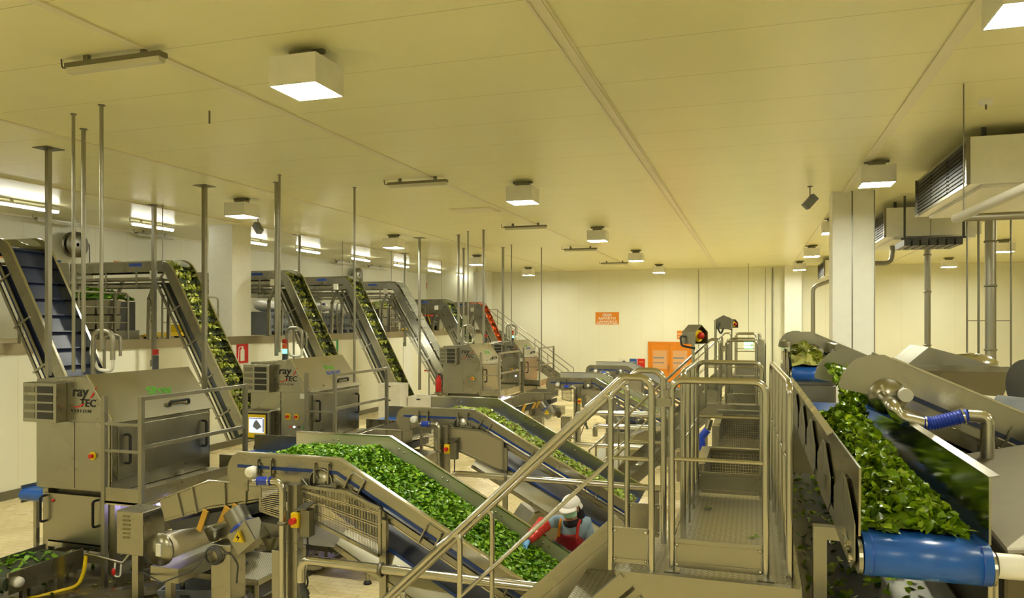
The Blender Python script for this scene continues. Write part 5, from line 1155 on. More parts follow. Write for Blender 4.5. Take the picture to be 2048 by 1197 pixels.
# small infeed conveyors at the left edge
def infeed(x0, x1, ya, yb, z, lab, leaves, lab2):
    t = thing('infeed_conveyor', lab, 'conveyor', ((x0+x1)/2, (ya+yb)/2, 0), 'small belt conveyors at the left edge')
    n = 10; st = [(ya+.09-.09*math.sin(math.pi*k/n), z-.09+.09*math.cos(math.pi*k/n)) for k in range(n+1)] + [(yb-.09+.09*math.sin(math.pi*k/n), z-.09-.09*math.cos(math.pi*k/n)) for k in range(n+1)]
    MB().prism(st, 'x', x0+.03, x1-.03).build('belt', 'blue' if z > .6 else 'obelt', t)
    for xx in (x0, x1-.02): MB().box(xx, xx+.02, ya+.06, yb, z-.22, z+.05).build('side_frame', 'steel', t)
    for xx in (x1, ): MB().lathe([(.001, 0), (.07, 0), (.06, .05), (.001, .06)], (xx, ya+.18, z-.09), (1, 0, 0), 14).build('bearing', 'offwhite', t)
    for yy in (ya+.3, yb-.3):
        for xx in (x0+.04, x1-.06): MB().box(xx-.03, xx+.03, yy-.03, yy+.03, 0, z-.22).build('leg', 'steel', t)
    if leaves: heap('loose_greens', lambda X_, Y_: z+.015+.02*mnoise.noise(Vector((X_*9, Y_*9, 3))), x0+.06, x1-.06, ya+.15, yb-.2, 6, 14, leaves, .1, 'herb', None, lab2, 'leaves')
infeed(-9.45, -8.75, 6.85, 8.0, .43, 'small belt conveyor with a white bearing at the bottom left corner', 60, 'loose green leaves on the small conveyor at the bottom left')
infeed(-10.9, -10.0, 8.75, 10.6, .98, 'higher small blue belt conveyor at the left edge behind the nearest machine', 110, 'green leaves on the higher small conveyor at the left edge')
t = thing('clear_guard', 'slanting clear guard sheet left of the nearest machine', 'guard', (-10.1, 9.2, 0)); MB().slab([(-10.35, 8.9, 1.2), (-9.76, 8.9, 1.62), (-9.76, 9.9, 1.62), (-10.35, 9.9, 1.2)], (0, 0, .008)).build('sheet', 'frost', t); MB().bar((-10.35, 8.9, .66), (-10.35, 8.9, 1.22), .03, .03, (0, 1, 0)).bar((-10.35, 8.9, 1.22), (-9.8, 8.9, 1.62), .03, .03, (0, 1, 0)).build('guard_frame', 'steel', t)
# outfeed belt beyond the nearest catwalk
def outfeed(dx, dy, word):
    t = thing('outfeed_belt', 'short blue belt beyond the catwalk ' + word, 'conveyor', (-7.6+dx, 10.6+dy, 0), 'short blue belts beyond the catwalks')
    MB().box(-8.3+dx, -6.9+dx, 10.25+dy, 11.1+dy, 1.30, 1.36).build('belt', 'blue', t); MB().box(-8.3+dx, -6.9+dx, 10.2+dy, 10.245+dy, 1.15, 1.42).build('side_frame', 'steel', t); MB().box(-8.3+dx, -6.9+dx, 11.105+dy, 11.15+dy, 1.15, 1.62).build('side_frame', 'steel', t)
    MB().cyl((-6.9+dx, 10.25+dy, 1.28), (-6.9+dx, 11.1+dy, 1.28), .08, 14).build('roller', 'bluep', t)
    for xx in (-8.2, -7.0):
        for yy in (10.3, 11.05): MB().box(xx+dx-.03, xx+dx+.03, yy+dy-.03, yy+dy+.03, 0, 1.3).build('leg', 'steel', t)
outfeed(0, 0, 'along the nearest machine'); outfeed(.1, 4.7, 'along the screen machine')
# ------------------------------------------------------------------ walkway platforms with gates and stairs
ZP = 2.1; HR = 1.147
def gate(y, lab, toe=(2.13, 2.30)):
    t = thing('safety_gate', lab, 'gate', (-.2, y, ZP), 'tube gates across the walkway'); x0, x1 = -.465, .07
    MB().tube(fillet([(x0, y, ZP), (x0, y, ZP+HR), (x1, y, ZP+HR), (x1, y, ZP)], .075, 7), .0205, 14).build('gate_frame', 'tube', t)
    MB().tube([(x0, y, 2.775), (x1, y, 2.775)], .012, 10).build('mid_rail', 'tube', t)
    tp = MB().box(x0+.025, x1-.025, y-.004, y+.004, toe[0], toe[1]).box(x0+.025, x1-.025, y-.010, y-.004, toe[1]-.03, toe[1]).box(x0+.025, x1-.025, y-.010, y-.004, toe[0], toe[0]+.03).build('toe_plate', 'steel', t, bevel=.003)
    mb = MB()
    for xx in (x0+.032, x1-.032):
        for zz in (toe[0]+.015, toe[1]-.035): mb.ball((xx, y-.014, zz), .011, .008, .011, 10, 6)
    mb.build('toe_bolts', 'tube', tp); return t
def side_rail(x, ya, yb, lab, nposts=4):
    t = thing('walkway_railing', lab, 'railing', (x, (ya+yb)/2, ZP), 'railings along the walkway')
    MB().tube(fillet([(x, ya, ZP), (x, ya, ZP+HR), (x-.05 if x > 0 else x, yb, ZP+HR), (x-.05 if x > 0 else x, yb, ZP)], .09, 7), .0205, 12).build('top_rail', 'tube', t)
    for k in range(1, nposts): f = k/nposts; MB().cyl((x-.05*f*(x > 0), ya+(yb-ya)*f, ZP), (x-.05*f*(x > 0), ya+(yb-ya)*f, ZP+HR), .018, 12).build('post', 'tube', t)
    MB().tube([(x, ya, 2.775), (x-.05*(x > 0), yb, 2.775)], .012, 10).build('mid_rail', 'tube', t); MB().slab([(x, ya+.03, ZP+.02), (x-.05*(x > 0), yb-.03, ZP+.02), (x-.05*(x > 0), yb-.03, ZP+.15), (x, ya+.03, ZP+.15)], (.005, 0, 0)).build('toe_board', 'sheet', t)
    return t
def platform(word, ya=4.5, yb=6.78):
    t = thing('walkway_platform', 'chequer-plate walkway platform %s' % word, 'platform', (-.2, 5.6, 0), 'raised walkway platforms')
    MB().box(-.52, .23, ya, yb, ZP-.03, ZP).box(-.80, -.52, ya, 5.22, ZP-.03, ZP).build('deck', 'cheq', t)
    MB().box(-.78, .25, ya-.05, ya-.001, ZP-.19, ZP+.012).box(.231, .26, ya, yb, ZP-.19, ZP+.01).box(-.56, .25, yb+.001, yb+.05, ZP-.19, ZP).box(-.80, -.53, 5.221, 5.26, ZP-.19, ZP).box(-.56, -.525, 5.3, yb, ZP-.19, ZP+.0).build('edge_channel', 'steel', t)
    for (xx, yy) in ((-.5, ya+.05), (.2, ya+.05), (-.5, yb-.05), (.2, yb-.05)): MB().box(xx-.04, xx+.04, yy-.04, yy+.04, .02, ZP-.03).box(xx-.09, xx+.09, yy-.09, yy+.09, 0, .02).build('leg', 'steel', t)
    for xx in (-.46, .07): MB().box(xx-.045, xx+.045, ya+.02, ya+.14, ZP, ZP+.012).build('post_base', 'steel', t)
    return t
def stairs(word, yn=4.5, yf=5.13):
    sl = .955; xt, zt = -.75, ZP; xb = xt-(zt-.0)/sl
    t = thing('walkway_stairs', 'steel stairs with tube handrails going down left from the walkway platform %s' % word, 'stairs', ((xt+xb)/2, (yn+yf)/2, 0), 'stairs down from the walkway platforms')
    ang = math.atan(sl); u = Vector((-math.cos(ang), 0, -math.sin(ang))); nn = Vector((-math.sin(ang), 0, math.cos(ang)))
    for y, nm in ((yn-.02, 'near'), (yf+.02, 'far')):
        p = Vector((xt, y, zt)); q = Vector((xb, y, .0))
        ta, tb = (.0, -.2) if nm == 'near' else (.23, -.06); sg = -.05
        MB().slab([p+nn*ta, q+nn*ta, q+nn*tb, p+nn*tb], (0, .008, 0)).slab([p+nn*ta, q+nn*ta, q+nn*(ta-.03), p+nn*(ta-.03)], (0, sg, 0)).slab([p+nn*(ta-.10), q+nn*(ta-.10), q+nn*(ta-.125), p+nn*(ta-.125)], (0, sg*.6, 0)).slab([p+nn*(tb+.035), q+nn*(tb+.035), q+nn*tb, p+nn*tb], (0, sg, 0)).build('stringer', 'steel', t)
        r = .0205; zt2 = ZP+1.165
        A = [(-.575, y+.02*(1 if nm == 'near' else -1)*1, ZP), (-.575, y+.02*(1 if nm == 'near' else -1), zt2), (xt+.0, y+.02*(1 if nm == 'near' else -1), zt2), (xb-.0, y+.02*(1 if nm == 'near' else -1), zt2-(xt-xb)*sl), (xb, y+.02*(1 if nm == 'near' else -1), .05)]
        yy = A[0][1]; MB().tube(fillet(A, .08, 7), r, 14).build('handrail', 'tube', t)
        zl = lambda x: zt2-(xt-x)*sl
        for xx in (-.82, -1.80, -2.5):
            zb_ = ZP-.0 if xx > -.85 else ZP-(xt-xx)*sl+.02
            MB().tube(fillet([(xx, yy, zb_), (xx, yy, zl(xx)-.005), (xx-.15, yy, zl(xx-.15)+.015)], .10, 6), .0185, 12).build('post', 'tube', t)
        MB().tube(fillet([(-.575, yy, 2.775), (-.82, yy, 2.775)], .01), .012, 10).tube([(-.82, yy, 2.755), (xb, yy, 2.755-(-.82-xb)*sl)], .012, 10).build('mid_rail', 'tube', t)
        tp = MB().box(-.80, -.60, yy-.004, yy+.004, ZP+.05, ZP+.26).box(-.80, -.60, yy-.009, yy-.004, ZP+.235, ZP+.26).box(-.80, -.60, yy-.009, yy-.004, ZP+.05, ZP+.075).build('toe_plate', 'steel', t)
        mb = MB()
        for xx in (-.792, -.608):
            for zz in (ZP+.07, ZP+.24): mb.ball((xx, yy-.014, zz), .010, .008, .010, 10, 6)
        mb.build('toe_bolts', 'tube', tp)
        MB().box(-.575, -.465, yy+.03 if nm == 'near' else yy-.03, yy+.036 if nm == 'near' else yy-.024, 3.09, 3.14).build('link_plate', 'steel', t)
    n = 9
    for k in range(1, n): c = Vector((xt, 0, zt)).lerp(Vector((xb, 0, 0)), k/n); MB().box(c.x-.11, c.x+.11, yn-.005, yf+.015, c.z-.03, c.z).build('tread', 'cheq', t)
    return t
KEY = [('nearest the camera', 0, 'nearest '), ('second from the camera', 9.45, 'middle '), ('farthest from the camera', 16.9, 'farthest ')]
protos = [platform(KEY[0][0]), stairs(KEY[0][0])]
G1 = gate(4.58, 'tube gate with toe plate across the near end of the nearest walkway platform'); G2 = gate(6.68, 'tube gate across the far end of the nearest walkway platform', (2.12, 2.30))
RR = side_rail(.2, 4.6, 6.65, 'tube railing on the right of the nearest walkway platform, beside the leaf belt', 5); LR = side_rail(-.46, 5.3, 6.6, 'tube railing on the left of the nearest walkway platform behind the stairs', 3)
for (w_, dy, nm) in KEY[1:]:
    d = (0, dy, 0)
    dup(protos[0], d, 'chequer-plate walkway platform %s' % w_); dup(protos[1], d, 'steel stairs with tube handrails going down left from the walkway platform %s' % w_)
    dup(G1, d, 'tube gate across the near end of the %swalkway platform' % nm); dup(G2, d, 'tube gate across the far end of the %swalkway platform' % nm)
    dup(RR, d, 'tube railing on the right of the %swalkway platform' % nm); dup(LR, d, 'tube railing on the left of the %swalkway platform' % nm)
# emergency stops on poles
def stop_post(px, py, Y, z0, size, lab, back=False, bar_=None):
    q = at(px, py, Y=Y); t = thing('emergency_stop', lab, 'emergency stop', (q.x, q.y, z0), 'hooded emergency stops on poles'); s = size; x, y, z = q
    sec = [(-.5, -.5), (.5, -.5), (.5, .15), (0, .55), (-.5, .15)]
    o = Vector((x, y, z)); f = Vector((.78, -.62, 0)) if not back else Vector((.2, .98, 0)); f.normalize(); rt = Vector((-f.y, f.x, 0)); dpt = f*s*.95
    P = lambda a, b2, k: o+rt*a*s+Vector((0, 0, b2*s))+dpt*k
    mb = MB(); n = 5
    for i in range(n):
        a, b2 = sec[i], sec[(i+1) % n]; a2 = (a[0]*.94, a[1]*.94); b3 = (b2[0]*.94, b2[1]*.94)
        mb.add([P(*a, -.5), P(*b2, -.5), P(*b2, .5), P(*a, .5), P(*a2, -.5), P(*b3, -.5), P(*b3, .5), P(*a2, .5)], [(0, 1, 2, 3), (7, 6, 5, 4), (3, 2, 6, 7), (0, 4, 5, 1)])
    mb.add([P(*c_, -.5) for c_ in sec]+[P(*c_, -.45) for c_ in sec], [[4, 3, 2, 1, 0], [5, 6, 7, 8, 9]]).build('hood', 'galv', t)
    MB().cyl(P(0, -.05, -.44), P(0, -.05, .30), s*.33, 18).build('button_base', 'yellow', t); MB().cyl(P(0, -.05, .30), P(0, -.05, .38), s*.1, 12).ball(P(0, -.05, .45), s*.19, s*.19, s*.19).build('button', 'red', t)
    MB().tube([(x-f.x*.02, y-f.y*.02, z0), (x-f.x*.02, y-f.y*.02, z-s*.5)], .014, 10).build('pole', 'tube', t)
    c = P(-.55, -.2, -.2); MB().tube(fillet([P(-.5, -.1, -.2), c+Vector((-.04, 0, .02))*(s/.15), c+Vector((-.03, 0, -.06))*(s/.15), Vector((x, y, z-s*.75))], .03), .009, 8).build('cable', 'dgreyp', t)
stop_post(1390, 670, 6.5, ZP, .155, 'hooded red and yellow emergency stop on a pole by the nearest platform')
stop_post(1465, 648, 15.0, ZP, .155, 'small far red emergency stop on a pole on the middle platform')
q = at(1440, 646, Y=14.4); t = thing('control_housing', 'grey hooded switch housing seen from behind on a tall pole', 'control box', (q.x, q.y, ZP))
MB().prism([(q.x-.08, q.z-.12), (q.x+.2, q.z-.12), (q.x+.2, q.z+.08), (q.x+.06, q.z+.14), (q.x-.08, q.z+.06)], 'y', q.y, q.y+.2).build('housing', 'dsteel', t); MB().cyl((q.x-.08, q.y-.02, ZP), (q.x-.08, q.y-.02, q.z+.05), .025, 10).build('pole', 'tube', t); MB().tube(fillet([(q.x, q.y-.03, q.z-.0), (q.x-.04, q.y-.05, q.z-.1), (q.x+.02, q.y-.05, q.z-.22), (q.x+.06, q.y-.03, q.z-.1)], .05), .018, 8).build('cable', 'dgreyp', t)
# wire cage tanks between the platforms
def cage(x0, x1, y0, y1, zt, lab):
    t = thing('wire_cage_hopper', lab, 'hopper', ((x0+x1)/2, (y0+y1)/2, 0), 'open hoppers with wire sides'); w_ = .09
    MB().box(x0, x0+w_, y0, y1, zt-.02, zt).box(x1-w_, x1, y0, y1, zt-.02, zt).box(x0+w_, x1-w_, y1-w_, y1, zt-.02, zt).build('hopper_rim', 'steel', t)
    MB().box(x0+w_, x1-w_, y1-.02, y1-.01, zt-.32, zt-.02).box(x0+w_-.01, x0+w_, y0, y1, zt-.32, zt-.02).build('inner_plate', 'dsteel', t)
    for (xx, yy) in ((x0+.03, y0+.03), (x1-.03, y0+.03), (x0+.03, y1-.03), (x1-.03, y1-.03)): MB().box(xx-.03, xx+.03, yy-.03, yy+.03, 0, zt-.02).build('leg', 'steel', t)
    za, zb = zt-.75, zt-.06; nx = 22; nz = 22
    for (yw, zc_) in ((y1-.05, zb), (y0+.03, zb-.1)):
        mb = MB()
        for k in range(nx+1): x = x0+.06+(x1-x0-.12)*k/nx; mb.bar((x, yw, za), (x, yw, zc_), .004, .004, (0, 1, 0))
        for k in range(nz+1): z = za+(zc_-za)*k/nz; mb.bar((x0+.06, yw, z), (x1-.06, yw, z), .004, .004)
        mb.build('wire_mesh', 'tube', t)
    MB().box(x0+.05, x1-.05, y0+.05, y1-.05, .5, .9).build('drive_box', 'dsteel', t); MB().cyl(((x0+x1)/2, y0+.15, 1.3), ((x0+x1)/2, y1-.15, 1.3), .12, 16).build('cross_shaft', 'dgreyp', t)
    MB().box(x0+.05, x1-.05, y0+.1, y1-.1, .9, 1.0).build('catch_tray', 'sheet', t)
cage(-.52, .17, 7.25, 8.3, 2.26, 'open hopper with wire sides just beyond the nearest platform'); cage(-.5, .17, 9.9, 11.3, 2.26, 'open hopper with wire sides, second beyond the nearest platform')
t = thing('water_hose', 'dark blue hose with steel ends hanging left of the wire hoppers', 'hose', at(1405, 895, Y=9)); a = at(1415, 860, Y=9); b_ = at(1404, 900, Y=9); MB().tube(fillet([a, a.lerp(b_, .4)+Vector((-.05, 0, 0)), b_], .1), .045, 10).build('hose', 'bluep', t)
MB().tube([a, a+Vector((.03, 0, .12))], .04, 10).build('steel_end', 'tube', t); MB().tube(fillet([b_, b_+Vector((-.02, 0, -.15)), Vector((b_.x-.06, 9.0, .0))], .1), .04, 10).build('steel_riser', 'tube', t)
def washer(y0, y1, lab):
    t = thing('washing_tank', lab, 'tank', (-.1, (y0+y1)/2, 0), 'steel washing tanks'); 
    MB().box(-.5, .18, y0, y1, .6, 1.95).build('tank_body', 'sheet', t, bevel=.02); MB().box(-.52, .2, y0-.01, y1, 1.95, 1.98).build('tank_lid', 'steel', t); MB().box(-.2, .1, y0+.3, y0+.6, 1.98, 2.1).build('hatch', 'dsteel', t)
    for (xx, yy) in ((-.45, y0+.08), (.13, y0+.08), (-.45, y1-.08), (.13, y1-.08)): MB().box(xx-.03, xx+.03, yy-.03, yy+.03, 0, .6).build('leg', 'steel', t)
washer(11.5, 13.8, 'steel washing tank just before the middle walkway platform'); washer(16.4, 20.8, 'steel washing tank between the middle and farthest platforms')
t = thing('inspection_trough', 'dull steel cross trough with small lights before the middle platform', 'trough', (-.17, 11.42, 1.9)); MB().box(-.5, .17, 11.36, 11.48, 2.0, 2.3).build('trough_body', 'dsteel', t)
mb = MB()
for xx in (-.4, -.2, .02): mb.box(xx-.05, xx+.05, 11.352, 11.36, 2.12, 2.15)
mb.build('shiny_plate', 'tube', t)
# ------------------------------------------------------------------ leaf discharge belt on the right
def stadium(y0, y1, z0, z1, n=12):
    r = (z1-z0)/2; zc = (z0+z1)/2
    return [(y0+r-r*math.sin(math.pi*k/n), zc+r*math.cos(math.pi*k/n)) for k in range(n+1)] + [(y1-r+r*math.sin(math.pi*k/n), zc-r*math.cos(math.pi*k/n)) for k in range(n+1)]
def discharge(y0, y1, z, lab, short=False):
    x0, x1 = .50, 1.03
    t = thing('leaf_discharge_belt', lab, 'conveyor', ((x0+x1)/2, (y0+y1)/2, 0), 'blue leaf discharge belts')
    o = MB(); o.prism(stadium(y0, y1, z-.19, z), 'x', x0, x1); bl = o.build('belt', 'blue', t)
    for p in bl.data.polygons: p.use_smooth = len(p.vertices) == 4
    for xx in (x0+.035, x1-.04): MB().prism(stadium(y0-.0015, y1+.001, z-.1915, z+.0015), 'x', xx, xx+.003).build('belt_seam', 'bluep', bl)
    MB().prism([(y0+.06, z+.0), (y0+.04, z+.33), (y1, z+.30), (y1, z-.06), (y0+.4, z-.06)], 'x', x0-.022, x0-.012).build('side_plate', 'mirror', t)
    MB().prism([(y0+.12, z-.01), (y0+.12, z+.30), (y1, z+.30), (y1, z-.02)], 'x', x1+.006, x1+.016).build('side_plate', 'mirror', t)
    MB().slab([(x0-.022, y0+1.2, z+.335), (x0-.06, y0+1.2, z+.31), (x0-.06, y1, z+.28), (x0-.022, y1, z+.303)], (0, 0, .006)).slab([(x1+.006, y0+.12, z+.30), (x1+.05, y0+.12, z+.31), (x1+.05, y1, z+.31), (x1+.006, y1, z+.30)], (0, 0, .006)).build('folded_lip', 'steel', t)
    for k in range(2 if short else 5):
        yc = y0+.50+k*1.2
        MB().prism([(yc-.44, z-.12), (yc-.44, z+.05), (yc-.10, z+.20), (yc+.10, z+.20), (yc+.52, z+.04), (yc+.52, z-.14), (yc+.4, z-.2), (yc-.3, z-.2)], 'x', x0-.040, x0-.034).build('wall_bracket', 'sheet', t, bevel=.002)
        MB().box(x0-.0415, x0-.022, yc-.010, yc+.010, z+.0, z+.19).build('bracket_web', 'dsteel', t)
    for xx in (x0-.035, x1+.004):
        MB().prism(stadium(y0+.01, y0+.9, z-.185, z-.03), 'x', xx+(.012 if xx < x0 else 0), xx+(.03 if xx < x0 else .012)).build('end_plate', 'sheet', t)
        MB().box(xx, xx+.025, y0+.5, y1, z-.2, z-.12).build('frame_rail', 'steel', t)
    mb = MB()
    for (yy, zz) in ((y0+.2, z-.08), (y0+.28, z-.1), (y0+.38, z-.07), (y0+.12, z-.12)): mb.cyl((x0-.04, yy, zz), (x0-.06, yy, zz), .018, 8)
    mb.bar((x0-.05, y0+.15, z-.14), (x0-.05, y0+.4, z-.06), .012, .03); mb.build('tensioner', 'tube', t)
    MB().lathe([(.001, .115), (.052, .115), (.057, .10), (.057, 0)], (x1+.03, y0+.1, z-.095), (1, 0, 0), 22).build('roller_cap', 'white', t)
    if not short:
        MB().bar((.38, 4.85, 0), (.38, 4.85, z-.2), .075, .075, (0, 1, 0)).bar((.418, 4.85, z-.2375), (.5, 4.85, z-.2375), .075, .075, (0, 1, 0)).build('support_frame', 'sheet', t)
        for xx in (1.05, 1.08): MB().cyl((xx, y0+.15+(xx-1.05), .0), (xx, y0+.15+(xx-1.05), z-.16), .012, 10).build('support_rod', 'tube', t)
        MB().box(.36, .44, y1-.3, y1-.2, 0, z-.2).box(1.06, 1.12, y1-.3, y1-.2, 0, z-.2).build('rear_leg', 'steel', t)
    else:
        MB().box(x0-.03, x1+.03, y0+.15, y0+1.6, 0.0, z-.24).build('tank_body', 'dsteel', t, bevel=.015)
        MB().box(x0-.03, x1+.03, y0+.148, y0+1.6, z-.239, z-.195).build('belt_bed', 'steel', t)
    return t
discharge(3.85, 10.3, 2.575, 'big blue belt heaped with spinach leaves in the right foreground')
discharge(10.75, 14.2, 2.98, 'smaller blue belt with pale endive behind the spinach belt', True)
def ridge(x, y):
    t_ = (y-3.98)/2.6; xc = .74-.03*min(t_, 1)
    hgt = .07+.30*min(1, max(0, t_))**.8 if t_ > .04 else .02
    if y > 6.4: hgt *= max(.25, 1-(y-6.4)/1.6)
    half = .24-.035*min(1, max(0, t_-.1))
    e = max(0, 1-abs((x-xc)/half)**2.2)
    if e <= 0: return -99
    if y < 3.98+.05*mnoise.noise(Vector((x*9, 0, 5)))+.02: return -99
    return 2.578+hgt*e*(.88+.35*mnoise.noise(Vector((x*6, y*6, 1))))+.012
heap('spinach_pile', ridge, .5, 1.0, 3.95, 8.2, 36, 90, 4200, .062, 'spinach', None, 'big glossy pile of spinach leaves on the blue belt in the right foreground', 'leaves', flat=.75)
def ridge2(x, y):
    e = max(0, 1-((x-.70)/.26)**2); 
    return -99 if e <= 0 else 2.985+.30*e*(.8+.5*mnoise.noise(Vector((x*7, y*7, 4))))*max(.2, min(1, (y-10.75)/.25))
heap('endive_pile', ridge2, .5, 1.0, 10.8, 13.6, 14, 40, 900, .1, 'endive', None, 'pile of pale green endive on the smaller blue belt', 'leaves', flat=.8)
mb = MB()
for i in range(420):
    s = R.random(); y = R.uniform(6.4, 7.25); x = .60+.16*R.random()+.05*math.sin(s*3); z = 2.80+.42*s
    leaf(mb, Vector((x+(.10*(1-s)), y, z)), R.uniform(.045, .075), R.uniform(0, 6.3), R.gauss(1.0, .6), R.gauss(0, .8))
tag(mb.build('falling_leaves', 'spinach'), 'bunch of spinach falling from the feed conveyor head onto the pile', 'leaves', None, 'stuff')
# feed conveyors from the right
def feed(y0, dx, dz, lab, big=True, w_=1.0):
    t = thing('feed_conveyor', lab, 'conveyor', (1.8+dx, y0+.5, 0), 'feed conveyors from the right')
    sh = lambda pts: [(p[0]+dx, p[1]+dz) for p in pts]; y1 = y0+w_
    flap = [(.63,3.11),(.65,3.18),(.69,3.25),(.75,3.31),(.85,3.345),(.95,3.345),(1.02,3.31),(1.05,3.12),(.97,3.07),(.82,3.045),(.66,3.075),(.635,3.085)]
    MB().prism(sh(flap), 'y', y0-.02, y0-.012).build('head_flap', 'sheet', t); MB().prism([(p[0]-.10, p[1]) for p in sh(flap)], 'y', y1+.012, y1+.02).build('head_flap', 'sheet', t)
    top = sh([(1.0, 3.315), (3.6, 3.315-.448*2.6)]); 
    MB().prism(band(top, -.19, 0), 'y', y0-.012, y0).build('side_plate', 'steel', t); MB().prism(band(top, -.19, 0), 'y', y1, y1+.012).build('side_plate', 'steel', t)
    MB().prism(band(top, 0, .014), 'y', y0-.03, y0+.015).prism(band(top, 0, .014), 'y', y1-.015, y1+.03).build('edge_lip', 'tube', t)
    MB().prism(band(top, -.225, -.19), 'y', y0-.016, y1).build('belt', 'dblue', t)
    MB().prism(band(top, -.29, -.235), 'y', y0-.01, y0+.02).build('frame_rail', 'steel', t); MB().prism(band(top, -.42, -.40), 'y', y0+.03, y1-.03).build('return_belt', 'blue', t)
    MB().prism(band(sh([(1.35, 3.16), (3.6, 3.16-.448*2.25)]), -.5, -.30), 'y', y0+.03, y0+.05).build('lower_panel', 'dsteel', t)
    c = (.97+dx, 3.03+dz)
    MB().cyl((c[0], y0-.03, c[1]), (c[0], y1+.02, c[1]), .125, 26).build('head_roller', 'sheet', t); MB().lathe([(.001, 0), (.135, 0), (.135, .012), (.001, .012)], (c[0], y0-.035, c[1]), (0, -1, 0), 28).build('roller_cover', 'steel', t)
    MB().cyl((c[0]+.11, y0-.05, c[1]+.02), (c[0]+.11, y0-.12, c[1]+.02), .05, 18).build('bearing', 'offwhite', t); MB().bar((c[0]-.05, y0-.052, c[1]+.09), (c[0]+.0, y0-.052, c[1]-.03), .02, .015, (0, 1, 0)).build('handle', 'tube', t)
    for s in (.85, 1.45, 2.0): mb = MB(); cc, tt = along(top, s); clamp(mb, (cc[0]+tt[1]*.17, cc[1]-tt[0]*.17), tt, y0-.013, .13); mb.build('wall_clamp', 'steel', t)
    for x in (1.62, 3.2):
        zt_ = 3.315-.448*(x-1)-.35+dz
        for yy in (y0+.06, y1-.06): MB().bar((x+dx, yy, 0), (x+dx, yy, zt_), .08, .08, (0, 1, 0)).build('leg', 'steel', t)
    return t
feed(6.3, 0, 0, 'feed conveyor with rounded head dropping leaves on the spinach pile, in front'); feed(12.0, -.14, .10, 'farther feed conveyor with rounded head above the pale endive belt')
# steel pipe with blue ribbed hose in front of the feed conveyor
yy = 5.85; t = thing('suction_pipe', 'bent steel pipe with a blue ribbed hose in front of the feed conveyor', 'pipe', at(1880, 850, Y=yy))
A = [at(*p, Y=yy) for p in ((1785, 812), (1797, 836), (1846, 848))]; B = [at(*p, Y=yy) for p in ((1846, 848), (1868, 851), (1900, 838), (1935, 832))]; C_ = [at(*p, Y=yy) for p in ((1935, 832), (1975, 834), (1975, 900))]
MB().tube(fillet([A[0]+Vector((0, .4, .02)), A[0], A[1], A[2]], .09, 6), .048, 16).build('steel_elbow', 'tube', t)
C_[2] = Vector((C_[1].x, yy, .0)); MB().tube(fillet(C_, .12, 7), .044, 16).build('steel_riser', 'tube', t)
h = []
for k in range(61): s = k/60; p = (B[0]*(1-s)**3+B[1]*3*s*(1-s)**2+B[2]*3*s*s*(1-s)+B[3]*s**3); h.append(p)
MB().tube(h, [.047+.005*math.sin(k*1.57) for k in range(61)], 16).build('ribbed_hose', 'bluep', t)
for i in (4, 55): MB().cyl(h[i-1]+(h[i-1]-h[i+1])*.15, h[i+1], .056, 18).build('hose_clip', 'tube', t)
# steel housing and catch tray under the belt
t = thing('steel_housing', 'sloping stainless housing at the bottom right corner beside the spinach belt', 'housing', (1.9, 4.8, 0))
MB().add([(1.2, 4.35, 0), (2.6, 4.35, 0), (2.6, 6.0, 0), (1.2, 6.0, 0), (1.2, 4.35, 2.45), (2.6, 4.35, 2.62), (2.6, 6.0, 2.95), (1.2, 6.0, 2.62)], [(0, 3, 2, 1), (4, 5, 6, 7), (0, 1, 5, 4), (1, 2, 6, 5), (2, 3, 7, 6), (3, 0, 4, 7)]).build('housing_body', 'dkst', t, bevel=.02)
MB().box(1.5, 2.4, 4.335, 4.349, 1.0, 2.2).build('access_panel', 'steel', t)
t = thing('catch_tray', 'dark wet catch tray with stray leaves below the spinach belt', 'tray', (.8, 6.5, 0))
MB().box(.30, 1.15, 4.1, 9.5, 1.78, 1.80).box(.29, .30, 4.1, 9.5, 1.78, 1.95).box(1.15, 1.16, 4.1, 9.5, 1.78, 1.95).build('tray_body', 'dsteel', t)
for (xx, y_) in ((.33, 4.3), (1.1, 4.3), (.33, 9.3), (1.1, 9.3)): MB().box(xx-.03, xx+.03, y_-.03, y_+.03, 0, 1.78).build('leg', 'steel', t)
heap('stray_leaves', lambda X_, Y_: 1.815+.03*max(0, mnoise.noise(Vector((X_*3, Y_*3, 7)))), .34, 1.1, 4.2, 9.3, 10, 40, 420, .07, 'spinach', None, 'stray spinach leaves in the catch tray below the big blue belt', 'leaves')
for (px, py, l_) in ((1412, 1017, 'single leaf lying on the nearest platform deck'), (1504, 1075, 'small leaf scrap at the right of the nearest platform deck')):
    q = at(px, py, Z=ZP+.006); mb = MB(); leaf(mb, q, .06, .3, 0, 0, .1); leaf(mb, q+Vector((.03, .01, .003)), .05, 2.3, 0, 0, .1); tag(mb.build('fallen_leaf', 'spinach'), l_, 'leaf')
